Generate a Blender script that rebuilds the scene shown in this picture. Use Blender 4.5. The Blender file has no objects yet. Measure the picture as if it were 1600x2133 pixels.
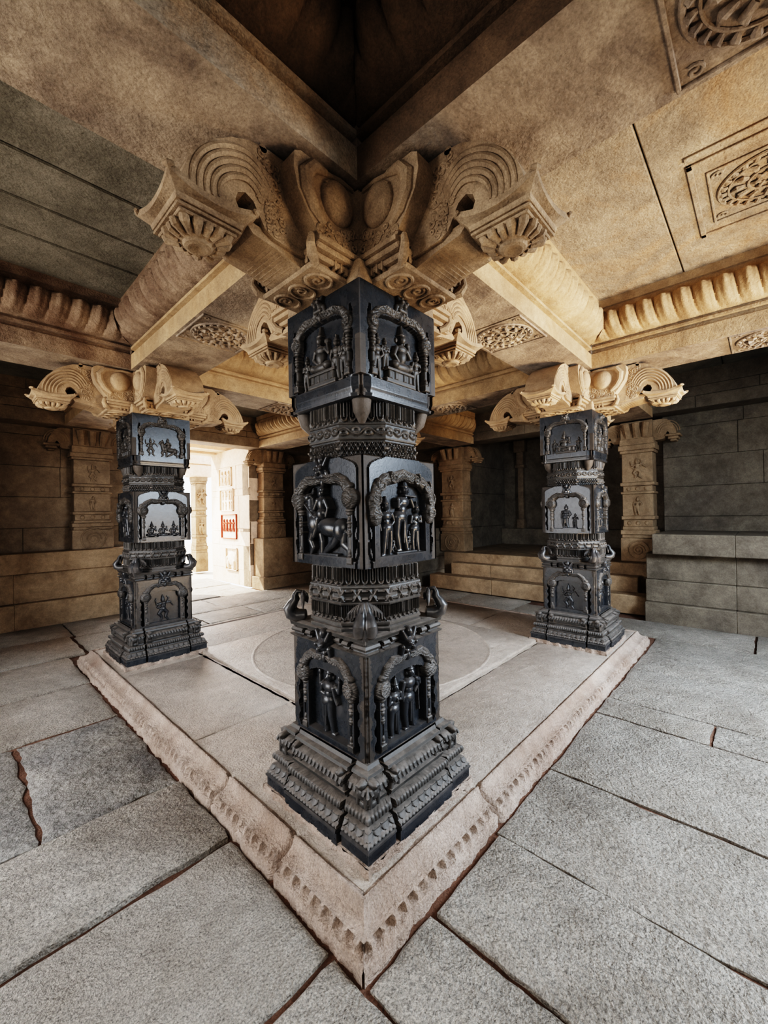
import bpy, math, random
import numpy as np
from math import pi, sin, cos, radians, sqrt, atan2, hypot
from mathutils import Vector, Matrix
random.seed(7); rng = np.random.default_rng(7)
scene = bpy.context.scene
COL = scene.collection

# ------------------------------------------------------------------ materials
def newmat(name):
    m = bpy.data.materials.new(name); m.use_nodes = True
    nt = m.node_tree; nt.nodes.clear()
    out = nt.nodes.new('ShaderNodeOutputMaterial'); b = nt.nodes.new('ShaderNodeBsdfPrincipled')
    nt.links.new(b.outputs[0], out.inputs[0])
    return m, nt, b
def N(nt, t, **kw):
    n = nt.nodes.new(t)
    for k, v in kw.items(): setattr(n, k, v)
    return n
def noise(nt, vec, scale, detail=6, rough=.6, dist=0):
    n = N(nt, 'ShaderNodeTexNoise'); n.inputs['Scale'].default_value = scale
    n.inputs['Detail'].default_value = detail; n.inputs['Roughness'].default_value = rough
    n.inputs['Distortion'].default_value = dist
    nt.links.new(vec, n.inputs['Vector']); return n.outputs['Fac']
def ramp(nt, fac, stops):
    r = N(nt, 'ShaderNodeValToRGB'); e = r.color_ramp.elements
    while len(e) < len(stops): e.new(.5)
    for i, (p, c) in enumerate(stops):
        e[i].position = p; e[i].color = (*c, 1) if len(c) == 3 else c
    nt.links.new(fac, r.inputs[0]); return r.outputs[0]
def mixc(nt, fac, a, b, mode='MIX'):
    m = N(nt, 'ShaderNodeMix', data_type='RGBA', blend_type=mode)
    for s, v in ((m.inputs[0], fac), (m.inputs[6], a), (m.inputs[7], b)):
        if isinstance(v, bpy.types.NodeSocket): nt.links.new(v, s)
        elif isinstance(v, (int, float)): s.default_value = v
        else: s.default_value = (*v, 1)
    return m.outputs[2]
def gray(v): return (v, v, v)
def granite(name, a, b, stain=None, stain_amt=.6, speck=.35, bump=.5, bscale=60, rough=.85, coarse=3.0, spec=.3, bdist=.012, stain_scale=1.1):
    m, nt, p = newmat(name)
    g = N(nt, 'ShaderNodeNewGeometry').outputs['Position']
    big = noise(nt, g, coarse, 6, .65, .4)
    c = ramp(nt, big, [(.32, a), (.68, b)])
    if stain:
        st = ramp(nt, noise(nt, g, stain_scale, 8, .7, 1.2), [(.47, gray(0)), (.68, gray(stain_amt))])
        c = mixc(nt, st, c, stain)
    sp = ramp(nt, noise(nt, g, bscale*2.2, 3, .7), [(.3, gray(1-speck)), (.5, gray(1)), (.72, gray(1+speck*.9))])
    c = mixc(nt, 1.0, c, sp, 'MULTIPLY')
    mid = ramp(nt, noise(nt, g, 14, 7, .75), [(.3, gray(.78)), (.7, gray(1.18))])
    c = mixc(nt, 1.0, c, mid, 'MULTIPLY')
    nt.links.new(c, p.inputs['Base Color'])
    p.inputs['Roughness'].default_value = rough
    p.inputs['Specular IOR Level'].default_value = spec
    n1 = noise(nt, g, bscale, 5, .65)
    n2 = noise(nt, g, bscale*.22, 4, .6)
    ad = N(nt, 'ShaderNodeMath', operation='MULTIPLY_ADD'); nt.links.new(n2, ad.inputs[0]); ad.inputs[1].default_value = 1.4
    nt.links.new(n1, ad.inputs[2])
    bp = N(nt, 'ShaderNodeBump'); bp.inputs['Strength'].default_value = bump; bp.inputs['Distance'].default_value = bdist
    nt.links.new(ad.outputs[0], bp.inputs['Height']); nt.links.new(bp.outputs[0], p.inputs['Normal'])
    return m
def schist(name, dust=.45, rough=.27, base=(.0095, .0115, .0145), bump=.18):
    m, nt, p = newmat(name)
    geo = N(nt, 'ShaderNodeNewGeometry'); g = geo.outputs['Position']
    c = ramp(nt, noise(nt, g, 5, 7, .7, .5), [(.3, base), (.7, tuple(x*2.2+.002 for x in base))])
    # pale dust gathers on ledges that face upward and as blotches
    sx = N(nt, 'ShaderNodeSeparateXYZ'); nt.links.new(geo.outputs['Normal'], sx.inputs[0])
    up = ramp(nt, sx.outputs[2], [(.18, gray(0)), (.9, gray(.85))])
    bl = ramp(nt, noise(nt, g, 9, 8, .75, .6), [(.48, gray(0)), (.78, gray(.5))])
    pt = ramp(nt, geo.outputs['Pointiness'], [(.505, gray(0)), (.60, gray(.85))])
    mx = N(nt, 'ShaderNodeMath', operation='MAXIMUM'); nt.links.new(up, mx.inputs[0]); nt.links.new(bl, mx.inputs[1])
    m2 = N(nt, 'ShaderNodeMath', operation='MAXIMUM'); nt.links.new(mx.outputs[0], m2.inputs[0]); nt.links.new(pt, m2.inputs[1])
    brk = ramp(nt, noise(nt, g, 22, 6, .75, .5), [(.34, gray(.28*dust)), (.66, gray(dust))])
    mm = N(nt, 'ShaderNodeMath', operation='MULTIPLY'); nt.links.new(m2.outputs[0], mm.inputs[0]); nt.links.new(brk, mm.inputs[1])
    c = mixc(nt, mm.outputs[0], c, (.21, .185, .165))
    nt.links.new(c, p.inputs['Base Color'])
    rr = N(nt, 'ShaderNodeMapRange'); nt.links.new(mm.outputs[0], rr.inputs[0]); rr.inputs[3].default_value = rough; rr.inputs[4].default_value = .75
    nt.links.new(rr.outputs[0], p.inputs['Roughness'])
    p.inputs['Specular IOR Level'].default_value = .48
    bp = N(nt, 'ShaderNodeBump'); bp.inputs['Strength'].default_value = bump; bp.inputs['Distance'].default_value = .004
    nt.links.new(noise(nt, g, 90, 5, .7), bp.inputs['Height']); nt.links.new(bp.outputs[0], p.inputs['Normal'])
    return m

M = {}
M['floor'] = granite('floor_granite', (.345, .305, .26), (.49, .45, .40), (.20, .17, .14), .55, speck=.7, bump=1.0, bscale=62, rough=.5, spec=.5, bdist=.05)
M['floor_r'] = granite('floor_rough_granite', (.17, .165, .16), (.34, .32, .29), (.1, .09, .08), .6, speck=.5, bump=1.0, bscale=34, rough=.7, spec=.35, bdist=.03)
M['platform'] = granite('platform_granite', (.34, .29, .245), (.44, .38, .33), (.25, .19, .15), .4, speck=.35, bump=.9, bscale=85, rough=.42, spec=.5, bdist=.014)
M['edge'] = granite('edge_sandstone', (.32, .24, .19), (.52, .43, .37), (.27, .175, .13), .5, speck=.35, bump=1, bscale=70, rough=.5, spec=.45, bdist=.022)
M['dirt'] = granite('red_earth_joint', (.075, .042, .028), (.15, .085, .06), None, speck=.4, bump=.8, bscale=60, rough=.95)
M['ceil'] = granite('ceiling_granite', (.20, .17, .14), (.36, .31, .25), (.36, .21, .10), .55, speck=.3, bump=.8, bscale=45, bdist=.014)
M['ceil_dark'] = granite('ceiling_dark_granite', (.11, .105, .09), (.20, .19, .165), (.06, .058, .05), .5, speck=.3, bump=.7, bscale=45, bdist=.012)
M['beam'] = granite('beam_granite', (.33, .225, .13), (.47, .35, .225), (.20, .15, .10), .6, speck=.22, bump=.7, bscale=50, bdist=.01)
M['shade_tone'] = granite('shade_darkened_beam', (.07, .048, .032), (.15, .105, .07), (.03, .024, .018), .7, speck=.25, bump=.7, bscale=50, bdist=.01)  # beam stone darkened so its colour carries the near bay's shade
M['soffit'] = granite('soffit_granite', (.19, .15, .12), (.40, .33, .26), (.12, .095, .08), .8, speck=.25, bump=.7, bscale=45, stain_scale=2.2)
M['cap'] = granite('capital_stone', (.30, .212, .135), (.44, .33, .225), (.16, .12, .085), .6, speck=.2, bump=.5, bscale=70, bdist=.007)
M['cap_shaded'] = granite('shade_darkened_capital_stone', (.17, .122, .082), (.37, .285, .20), (.07, .05, .036), .7, speck=.3, bump=.6, bscale=70, bdist=.008, stain_scale=2.6)  # darker copy of the capital stone, shade on the nearest capital painted in
M['petal_dull'] = granite('dull_petal_stone', (.14, .095, .07), (.32, .25, .19), (.10, .06, .04), .7, speck=.3, bump=.8, bscale=50, bdist=.012, stain_scale=2.5)
M['wall'] = granite('wall_granite', (.13, .095, .065), (.24, .18, .125), (.10, .075, .055), .55, speck=.2, bump=.6, bscale=35)
M['wall_d'] = granite('wall_dark_granite', (.095, .078, .06), (.185, .155, .12), (.06, .05, .045), .5, speck=.2, bump=.6, bscale=35)
M['bench'] = granite('bench_granite', (.19, .13, .08), (.32, .235, .155), (.12, .085, .055), .6, speck=.2, bump=.6, bscale=40)
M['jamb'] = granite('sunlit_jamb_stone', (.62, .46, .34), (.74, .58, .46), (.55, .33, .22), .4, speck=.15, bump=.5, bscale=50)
M['redline'] = granite('red_painted_line', (.30, .06, .03), (.38, .09, .05), None, speck=.1, bump=.3)
M['schist'] = schist('black_schist')
M['schist_d'] = schist('black_schist_dusty', dust=.95, rough=.42, base=(.013, .013, .013), bump=.4)
M['schist_w'] = schist('worn_schist_corner', dust=.4, rough=.6, base=(.022, .018, .015), bump=.7)
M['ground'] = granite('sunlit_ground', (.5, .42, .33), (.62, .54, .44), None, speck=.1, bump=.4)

# ------------------------------------------------------------------ mesh helpers
def tag(o, label=None, cat=None, group=None, kind=None):
    if label: o['label'] = label
    if label and not kind: o['kind'] = 'thing'
    if cat: o['category'] = cat
    if group: o['group'] = group
    if kind: o['kind'] = kind
    return o
def empty(name, loc=(0, 0, 0), rz=0, **kw):
    o = bpy.data.objects.new(name, None); COL.objects.link(o)
    o.empty_display_size = .1
    o.location = loc; o.rotation_euler = (0, 0, rz); return tag(o, **kw)
class MB:
    def __init__(s): s.v = []; s.f = []; s.m = []; s.n = 0
    def add(s, V, F, mi=0):
        V = np.asarray(V, float).reshape(-1, 3)
        s.v.append(V)
        s.f += [tuple(int(i)+s.n for i in f) for f in F]
        s.m += (list(mi) if hasattr(mi, '__len__') else [mi]*len(F))
        s.n += len(V); return s
    def box(s, x0, x1, y0, y1, z0, z1, mi=0, bev=0):
        if x1 < x0: x0, x1 = x1, x0
        if y1 < y0: y0, y1 = y1, y0
        if bev:
            b = min(bev, (x1-x0)/3, (y1-y0)/3, (z1-z0)/3)
            V = []
            for sx in (0, 1):
                for sy in (0, 1):
                    for sz in (0, 1):
                        X = (x0, x1)[sx]; Y = (y0, y1)[sy]; Z = (z0, z1)[sz]
                        dx, dy, dz = (b, -b)[sx], (b, -b)[sy], (b, -b)[sz]
                        V += [(X, Y+dy, Z+dz), (X+dx, Y, Z+dz), (X+dx, Y+dy, Z)]
            I = lambda a, c, d, k: (a*4+c*2+d)*3+k
            F = [(I(0,0,0,0), I(0,0,1,0), I(0,1,1,0), I(0,1,0,0)), (I(1,0,0,0), I(1,1,0,0), I(1,1,1,0), I(1,0,1,0)),
                 (I(0,0,0,1), I(1,0,0,1), I(1,0,1,1), I(0,0,1,1)), (I(0,1,0,1), I(0,1,1,1), I(1,1,1,1), I(1,1,0,1)),
                 (I(0,0,0,2), I(0,1,0,2), I(1,1,0,2), I(1,0,0,2)), (I(0,0,1,2), I(1,0,1,2), I(1,1,1,2), I(0,1,1,2))]
            for a in (0, 1):
                for c in (0, 1):
                    F += [(I(a,c,0,0), I(a,c,0,1), I(a,c,1,1), I(a,c,1,0)), (I(a,0,c,0), I(a,0,c,2), I(a,1,c,2), I(a,1,c,0)),
                          (I(0,a,c,1), I(0,a,c,2), I(1,a,c,2), I(1,a,c,1))]
                    for d in (0, 1): F.append((I(a,c,d,0), I(a,c,d,1), I(a,c,d,2)))
            return s.add(V, F, mi)
        V = [(x, y, z) for x in (x0, x1) for y in (y0, y1) for z in (z0, z1)]
        return s.add(V, [(0,1,3,2), (4,6,7,5), (0,4,5,1), (2,3,7,6), (0,2,6,4), (1,5,7,3)], mi)
    def grid(s, P, mi=0, mask=None, flip=False):
        """P: (a,b,3) array"""
        P = np.asarray(P, float); a, b = P.shape[:2]
        idx = np.arange(a*b).reshape(a, b)
        q = np.stack([idx[:-1, :-1], idx[:-1, 1:], idx[1:, 1:], idx[1:, :-1]], -1).reshape(-1, 4)
        if flip: q = q[:, ::-1]
        if mask is not None: q = q[mask.reshape(-1)]
        mm = mi
        if isinstance(mi, np.ndarray): mm = (mi.reshape(-1) if mask is None else mi.reshape(-1)[mask.reshape(-1)]).tolist()
        V = P.reshape(-1, 3)
        if mask is not None:
            used = np.unique(q); re = -np.ones(len(V), int); re[used] = np.arange(len(used)); V = V[used]; q = re[q]
        return s.add(V, q.tolist(), mm)
    def tube(s, path, rad, n=10, cap=True, mi=0, squash=1.0):
        path = [Vector(p) for p in path]; R = rad if hasattr(rad, '__len__') else [rad]*len(path)
        V = []; F = []; up = Vector((0, 0, 1)); prev = None
        for i, p in enumerate(path):
            t = (path[min(i+1, len(path)-1)]-path[max(i-1, 0)]).normalized()
            if prev is None:
                a = t.cross(up)
                if a.length < .1: a = t.cross(Vector((1, 0, 0)))
            else: a = prev-t*prev.dot(t)
            a.normalize(); b = t.cross(a); prev = a
            for k in range(n):
                w = 2*pi*k/n; V.append(p+a*cos(w)*R[i]*squash+b*sin(w)*R[i])
        for i in range(len(path)-1):
            for k in range(n):
                F.append((i*n+k, i*n+(k+1) % n, (i+1)*n+(k+1) % n, (i+1)*n+k))
        if cap: F += [tuple(range(n))[::-1], tuple((len(path)-1)*n+k for k in range(n))]
        return s.add(V, F, mi)
    def prism(s, poly, w0, w1, axis='y', mi=0, taper=None):
        """poly in (u, z); extrude along other axis"""
        n = len(poly)
        V = []
        for w in (w0, w1):
            for u, z in poly: V.append((u, w, z) if axis == 'y' else (w, u, z))
        F = [tuple(range(n)), tuple(range(2*n-1, n-1, -1))]
        F += [(i, i+n, (i+1) % n+n, (i+1) % n) for i in range(n)]
        return s.add(V, F, mi)
    def build(s, name, mats, parent=None, sharp=.7, rz=0, loc=None, kind=None, **kw):
        me = bpy.data.meshes.new(name)
        me.from_pydata(np.concatenate(s.v).tolist(), [], s.f)
        mats = mats if isinstance(mats, (list, tuple)) else [mats]
        for m in mats: me.materials.append(m)
        if len(mats) > 1: me.polygons.foreach_set('material_index', s.m)
        me.update()
        me.shade_smooth()
        me.set_sharp_from_angle(angle=sharp)
        o = bpy.data.objects.new(name, me); COL.objects.link(o)
        if parent: o.parent = parent
        if rz: o.rotation_euler[2] = rz
        if loc: o.location = loc
        tag(o, kind=kind, **kw)
        return o
def fixn(o):
    import bmesh
    bm = bmesh.new(); bm.from_mesh(o.data); bmesh.ops.recalc_face_normals(bm, faces=bm.faces); bm.to_mesh(o.data); bm.free(); return o
def copy_tree(o, parent=None):
    c = o.copy(); COL.objects.link(c)
    if parent: c.parent = parent
    for ch in [x for x in bpy.data.objects if x.parent == o]: copy_tree(ch, c)
    return c
def inst(mesh_obj, parent, rz=0, loc=None, name=None):
    c = mesh_obj.copy(); COL.objects.link(c); c.parent = parent
    if name: c.name = name
    c.rotation_euler = (0, 0, rz)
    c.location = loc if loc else (0, 0, 0)
    return c

def shell(mb, n, zs, hf, disp=None, nt=24, mi=0, matf=None, top=True, bottom=False, rot=0):
    """n-sided moulding shell: hf(z)->apothem, disp(s, z, k)->outward metres; one side faces -Y for k=0"""
    zs = np.asarray(zs, float); T = np.linspace(-1, 1, nt)
    H = np.array([hf(z) for z in zs])
    tn = math.tan(pi/n)
    for k in range(n):
        TT, HH = np.meshgrid(T, H); _, ZZ = np.meshgrid(T, zs)
        S = TT*HH*tn
        D = disp(S, ZZ, k) if disp else 0*S
        a = 2*pi*k/n+rot
        Hd = HH+D
        x = TT*HH*tn; y = -Hd
        # keep edges mitred when displaced at the corners
        edge = np.abs(TT) > .999
        x = np.where(edge, TT*Hd*tn, x)
        P = np.stack([x*cos(a)-y*sin(a), x*sin(a)+y*cos(a), ZZ], -1)
        mm = mi
        if matf is not None:
            Sc = .25*(S[:-1, :-1]+S[1:, :-1]+S[:-1, 1:]+S[1:, 1:]); Zc = .5*(ZZ[:-1, :-1]+ZZ[1:, :-1])
            mm = matf(Sc, Zc, k).astype(int)
        mb.grid(P, mm)
    def ngon(h, z, flip):
        r = h/cos(pi/n)
        V = [(r*sin(2*pi*k/n+pi/n+rot), -r*cos(2*pi*k/n+pi/n+rot), z) for k in range(n)]
        F = tuple(range(n)); mb.add(V, [F[::-1] if flip else F], mi)
    if top: ngon(H[-1], zs[-1], False)
    if bottom: ngon(H[0], zs[0], True)

def prof(pts):
    """piecewise-linear profile -> (zs, hf) with near-vertical steps allowed"""
    z = np.array([p[0] for p in pts], float); h = np.array([p[1] for p in pts], float)
    z = z+np.arange(len(z))*1e-6
    return z, (lambda q: float(np.interp(q, z, h)))
def dens(z, step):
    out = [z[0]]
    for a, b in zip(z[:-1], z[1:]):
        n = max(1, int(math.ceil((b-a)/step)))
        out += [a+(b-a)*i/n for i in range(1, n+1)]
    return np.array(out)

# ------------------------------------------------------------------ relief carving (height fields)
def cap(s0, z0, r0, s1, z1, r1, lift=0., k=1.): return ('c', s0, z0, r0, s1, z1, r1, lift, k)
def ell(s, z, rs, rz, lift=0., h=.01, rot=0.): return ('e', s, z, rs, rz, lift, h, rot)
def bx(s0, z0, s1, z1, h=.01, bev=.003): return ('b', s0, z0, s1, z1, h, bev)
def poly(pts, r0, r1=None, lift=0., k=1.):
    r1 = r0 if r1 is None else r1; n = len(pts)-1; out = []
    for i in range(n):
        ra = r0+(r1-r0)*i/n; rb = r0+(r1-r0)*(i+1)/n
        out.append(cap(*pts[i], ra, *pts[i+1], rb, lift, k))
    return out
def spiral(s, z, r, turns=1.5, a0=0, sgn=1, n=16, rin=.15):
    return [(s+r*(1-(1-rin)*i/n)*cos(a0+sgn*2*pi*turns*i/n), z+r*(1-(1-rin)*i/n)*sin(a0+sgn*2*pi*turns*i/n)) for i in range(n+1)]
def relief(mb, prims, off, res=.0025, base=0., h=.0, tex=None, mi=0, skirt=.012):
    """prims in face coordinates; face plane y=-off; returns grid with depth"""
    lo = [1e9, 1e9]; hi = [-1e9, -1e9]
    for p in prims:
        if p[0] == 'c': A = (min(p[1]-p[3], p[4]-p[6]), min(p[2]-p[3], p[5]-p[6]), max(p[1]+p[3], p[4]+p[6]), max(p[2]+p[3], p[5]+p[6]))
        elif p[0] == 'e': R = max(p[3], p[4]); A = (p[1]-R, p[2]-R, p[1]+R, p[2]+R)
        else: A = (min(p[1], p[3]), min(p[2], p[4]), max(p[1], p[3]), max(p[2], p[4]))
        lo = [min(lo[0], A[0]), min(lo[1], A[1])]; hi = [max(hi[0], A[2]), max(hi[1], A[3])]
    ss = np.arange(lo[0]-2*res, hi[0]+3*res, res); zz = np.arange(lo[1]-2*res, hi[1]+3*res, res)
    S, Z = np.meshgrid(ss, zz); D = np.full(S.shape, -9.)
    for p in prims:
        if p[0] == 'c':
            _, s0, z0, r0, s1, z1, r1, lift, k = p
            dx, dz = s1-s0, z1-z0; L = dx*dx+dz*dz+1e-12
            t = np.clip(((S-s0)*dx+(Z-z0)*dz)/L, 0, 1)
            d2 = (S-s0-t*dx)**2+(Z-z0-t*dz)**2; r = r0+(r1-r0)*t
            q = r*r-d2
            D = np.maximum(D, np.where(q > 0, lift+k*np.sqrt(np.maximum(q, 0)), -9))
        elif p[0] == 'e':
            _, s0, z0, rs, rz, lift, hh, rot = p
            c, s_ = cos(rot), sin(rot); u = ((S-s0)*c+(Z-z0)*s_)/rs; w = (-(S-s0)*s_+(Z-z0)*c)/rz
            q = 1-u*u-w*w
            D = np.maximum(D, np.where(q > 0, lift+hh*np.sqrt(np.maximum(q, 0)), -9))
        else:
            _, s0, z0, s1, z1, hh, bev = p
            e = np.minimum(np.minimum(S-s0, s1-S), np.minimum(Z-z0, z1-Z))
            D = np.maximum(D, np.where(e > -1e-9, hh-np.maximum(0, bev-e), -9))
    if tex is not None: D = np.where(D > -1, D+tex(S, Z), D)
    bad = D < base
    # boundary vertices drop straight behind the surface
    Dm = np.where(bad, base-skirt, D)
    inside = ~bad
    cell = inside[:-1, :-1] | inside[1:, :-1] | inside[:-1, 1:] | inside[1:, 1:]
    P = np.stack([S, -(off+Dm), Z], -1)
    mb.grid(P, mi, mask=cell)
    return mb
def mirror(pr):
    o = []
    for p in pr:
        if p[0] == 'c': o.append(('c', -p[1], p[2], p[3], -p[4], p[5], p[6], p[7], p[8]))
        elif p[0] == 'e': o.append(('e', -p[1], *p[2:7], -p[7]))
        else: o.append(('b', -p[3], p[2], -p[1], p[4], *p[5:]))
    return o
def shift(pr, ds, dz, sc=1.):
    o = []
    for p in pr:
        if p[0] == 'c': o.append(('c', p[1]*sc+ds, p[2]*sc+dz, p[3]*sc, p[4]*sc+ds, p[5]*sc+dz, p[6]*sc, p[7]*sc, p[8]))
        elif p[0] == 'e': o.append(('e', p[1]*sc+ds, p[2]*sc+dz, p[3]*sc, p[4]*sc, p[5]*sc, p[6]*sc, p[7]))
        else: o.append(('b', p[1]*sc+ds, p[2]*sc+dz, p[3]*sc+ds, p[4]*sc+dz, p[5]*sc, p[6]*sc))
    return o
# ---- figures: unit height ~1 (feet at z=0), scaled on placement
def fig_stand(arms='fold', crown=1.0, sway=.03, bow=False, wide=1.0):
    w = sway; P = []
    P += poly([(-.07, .03), (-.075-w, .24), (-.06-w, .45)], .045, .075, .03)      # legs
    P += poly([(.08, .03), (.07-w, .24), (.055-w, .45)], .045, .075, .03)
    P += [cap(-.07, .015, .03, -.12, .012, .022, .05), cap(.08, .015, .03, .13, .012, .022, .05)]
    P += [ell(-w, .46, .13*wide, .09, .03, .09), ell(-w*.3, .56, .085*wide, .08, .03, .07), ell(0, .66, .125*wide, .085, .035, .085)]
    P += [cap(-.02, .46, .02, -.03, .12, .012, .09), cap(-.17-w, .42, .02, -.19-w, .15, .012, .0)]
    P += [cap(0, .73, .035, w*.5, .79, .035, .04), ell(w*.6, .81, .062, .07, .05, .075), ell(w*.6-.065, .80, .018, .03, .03, .03), ell(w*.6+.065, .80, .018, .03, .03, .03)]
    P += [ell(w*.6, .805, .012, .022, .12, .015)]
    P += [cap(w*.6, .87, .058, w*.6, .87+.13*crown, .016, .05), ell(w*.6, .87, .075, .02, .05, .06), ell(w*.6, .87+.14*crown, .022, .02, .05, .03)]
    if arms == 'fold':
        P += poly([(-.13, .69), (-.16, .58), (-.02, .60)], .036, .026, .06) + poly([(.13, .69), (.16, .58), (.02, .61)], .036, .026, .06)
        P += [ell(0, .63, .03, .045, .10, .04)]
    elif arms == 'down':
        P += poly([(-.13, .69), (-.18, .55), (-.14, .43)], .036, .026, .05) + poly([(.13, .69), (.19, .57), (.12, .50)], .036, .026, .05)
    elif arms == 'four':
        P += poly([(-.13, .69), (-.20, .62), (-.21, .78)], .034, .022, .04) + poly([(.13, .69), (.20, .62), (.22, .78)], .034, .022, .04)
        P += [ell(-.21, .83, .035, .045, .04, .03), ell(.22, .83, .035, .045, .04, .03)]
        P += poly([(-.12, .67), (-.16, .56), (-.05, .54)], .036, .026, .07) + poly([(.12, .67), (.16, .54), (.2, .47)], .036, .026, .07)
    elif arms == 'flute':
        P += poly([(-.13, .69), (-.13, .60), (.04, .73)], .034, .022, .08) + poly([(.13, .69), (.18, .60), (.12, .74)], .034, .022, .08)
        P += [cap(-.02, .75, .012, .20, .73, .012, .12)]
    if bow:
        P += poly([(.22, .20), (.20, .40), (.21, .60), (.23, .80), (.22, .97)], .014, .010, .05)
        P += poly([(.13, .69), (.20, .66), (.215, .60)], .034, .024, .07)
    return P
def fig_sit():
    P = [ell(0, .10, .26, .10, .02, .12), ell(-.2, .12, .10, .08, .05, .10), ell(.2, .12, .10, .08, .05, .10)]
    P += [ell(0, .30, .12, .16, .03, .11), ell(0, .43, .15, .09, .04, .10), cap(0, .5, .04, 0, .56, .04, .05), ell(0, .61, .075, .085, .06, .09)]
    P += [cap(0, .68, .07, 0, .88, .02, .05), ell(0, .69, .09, .022, .06, .07)]
    P += poly([(-.15, .44), (-.21, .30), (-.10, .20)], .045, .032, .06)+poly([(.15, .44), (.24, .34), (.20, .52)], .045, .03, .06)
    P += [ell(.2, .56, .045, .06, .05, .04), ell(-.11, .60, .03, .05, .02, .03), ell(.11, .60, .03, .05, .02, .03)]
    return P
def fig_dance():
    P = poly([(-.02, .44), (-.14, .30), (-.04, .16), (-.08, .02)], .078, .035, .03)+poly([(.04, .44), (.15, .33), (.10, .14), (.2, .02)], .078, .035, .03)
    P += [ell(0, .48, .12, .09, .03, .09), ell(.02, .6, .09, .12, .03, .08), ell(.02, .69, .12, .07, .035, .08), ell(0, .82, .065, .075, .05, .08), cap(0, .88, .06, -.01, 1.02, .015, .05)]
    P += poly([(-.1, .7), (-.22, .66), (-.26, .82)], .036, .022, .05)+poly([(.13, .7), (.26, .72), (.34, .60)], .036, .022, .05)+poly([(-.1, .67), (-.2, .55), (-.10, .48)], .034, .024, .06)+poly([(.13, .68), (.22, .86), (.14, .95)], .034, .02, .04)
    P += [cap(-.26, .82, .03, -.24, .9, .02, .04), cap(.34, .6, .028, .38, .55, .02, .04)]
    return P
def fig_rider():
    """a rider on a striding beast, unit square"""
    P = [ell(.16, .37, .25, .13, .04, .14, -.12), ell(-.12, .42, .15, .16, .05, .14), ell(.36, .34, .13, .15, .04, .12)]
    P += poly([(-.16, .46), (-.22, .62), (-.24, .74)], .12, .075, .05)+[ell(-.27, .77, .085, .065, .06, .09, .5), cap(-.3, .76, .05, -.37, .66, .035, .06)]
    P += [cap(-.22, .83, .03, -.21, .9, .01, .05), ell(-.29, .79, .015, .015, .14, .02)]
    P += poly([(-.17, .34), (-.25, .2), (-.2, .1), (-.26, .01)], .07, .03, .06)+poly([(-.06, .32), (-.03, .18), (-.05, .02)], .07, .035, .03)
    P += poly([(.34, .3), (.22, .17), (.08, .08), (.02, .03)], .08, .03, .05)+poly([(.44, .3), (.40, .17), (.50, .1), (.48, .01)], .075, .03, .04)
    P += poly([(.46, .42), (.56, .38), (.6, .22), (.56, .1)], .022, .014, .02)
    P += poly([(-.02, .48), (-.06, .36), (-.12, .26)], .05, .035, .12)+[ell(.04, .55, .09, .09, .08, .10), ell(.04, .68, .085, .11, .08, .09), ell(.03, .82, .055, .06, .08, .07), cap(.03, .87, .055, .03, .96, .02, .08)]
    P += poly([(-.03, .73), (-.10, .62), (-.17, .6)], .032, .022, .12)+poly([(.11, .73), (.17, .62), (.13, .52)], .034, .024, .11)
    P += poly([(-.28, .68), (-.1, .52), (.02, .5)], .012, .012, .15)
    return P
def ribs(per, amp, ang=0.):
    c, s_ = cos(ang), sin(ang)
    return lambda S, Z: amp*np.sin(2*pi*(S*c+Z*s_)/per)
def scroll_tex(S, Z):
    return .0022*np.sin(190*S+40*np.sin(30*Z))*np.sin(170*Z+2*np.sin(60*S))
def arch(w, z0, rise, r=.018, disc=.038, lift=0.):
    """makara arch: two S-arms from the crown down to round scroll ends at +-w"""
    A = [(-.012, z0+rise), (-.05, z0+rise*.93), (-.10*w/.17, z0+rise*.97), (-.14*w/.17, z0+rise*.72), (-w, z0+rise*.28)]
    pts = []
    for i in range(len(A)-1):
        for j in range(4):
            t = j/4; pts.append((A[i][0]*(1-t)+A[i+1][0]*t, A[i][1]*(1-t)+A[i+1][1]*t))
    pts.append(A[-1])
    P = poly(pts, r*.8, r*1.25, lift, .9)
    P += poly([(p[0]*.98, p[1]+r*.55) for p in pts], r*.35, r*.35, lift+r*.7, 1)
    P += [ell(-w, z0, disc, disc, lift, disc*.62)]
    P += poly(spiral(-w, z0, disc*.72, 1.3, 1.2, 1), .0055, .004, lift+disc*.5)
    P += [ell(-w*1.02, z0+disc*1.02, disc*.5, disc*.35, lift, disc*.5)]
    return P+mirror(P)
def face_mask(z, sc=1.):
    """lion face crowning an arch"""
    P = [ell(0, 0, .034, .03, .0, .034), ell(-.016, .008, .011, .011, .024, .016), ell(.016, .008, .011, .011, .024, .016), ell(0, -.008, .011, .012, .028, .014)]
    P += [cap(-.02, .022, .011, -.036, .05, .006, .012), cap(.02, .022, .011, .036, .05, .006, .012), cap(-.018, -.022, .01, .018, -.022, .01, .016), ell(0, .042, .016, .02, .006, .02)]
    P += [cap(-.03, -.01, .012, -.038, -.04, .008, .006), cap(.03, -.01, .012, .038, -.04, .008, .006), ell(0, -.045, .014, .02, 0, .016)]
    return shift(P, 0, z, sc)
def column(s, z0, z1, w=.014, h=.02):
    L = z1-z0; P = [bx(s-w*1.5, z0, s+w*1.5, z0+.03, h+.008, .004), bx(s-w*.8, z0, s+w*.8, z1, h, .004)]
    for f, ww, hh in ((.16, 1.3, .010), (.22, 1.05, .020), (.52, 1.15, .008), (.56, 1.5, .012), (.60, 1.15, .008), (.70, 1.35, .014), (.76, 1.6, .008), (.83, 1.2, .012), (.93, 1.8, .012), (.985, 2.2, .010)):
        zc = z0+L*f; P.append(ell(s, zc, w*ww, hh, h*.3, h*.75+w*ww*.4))
    return P

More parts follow.
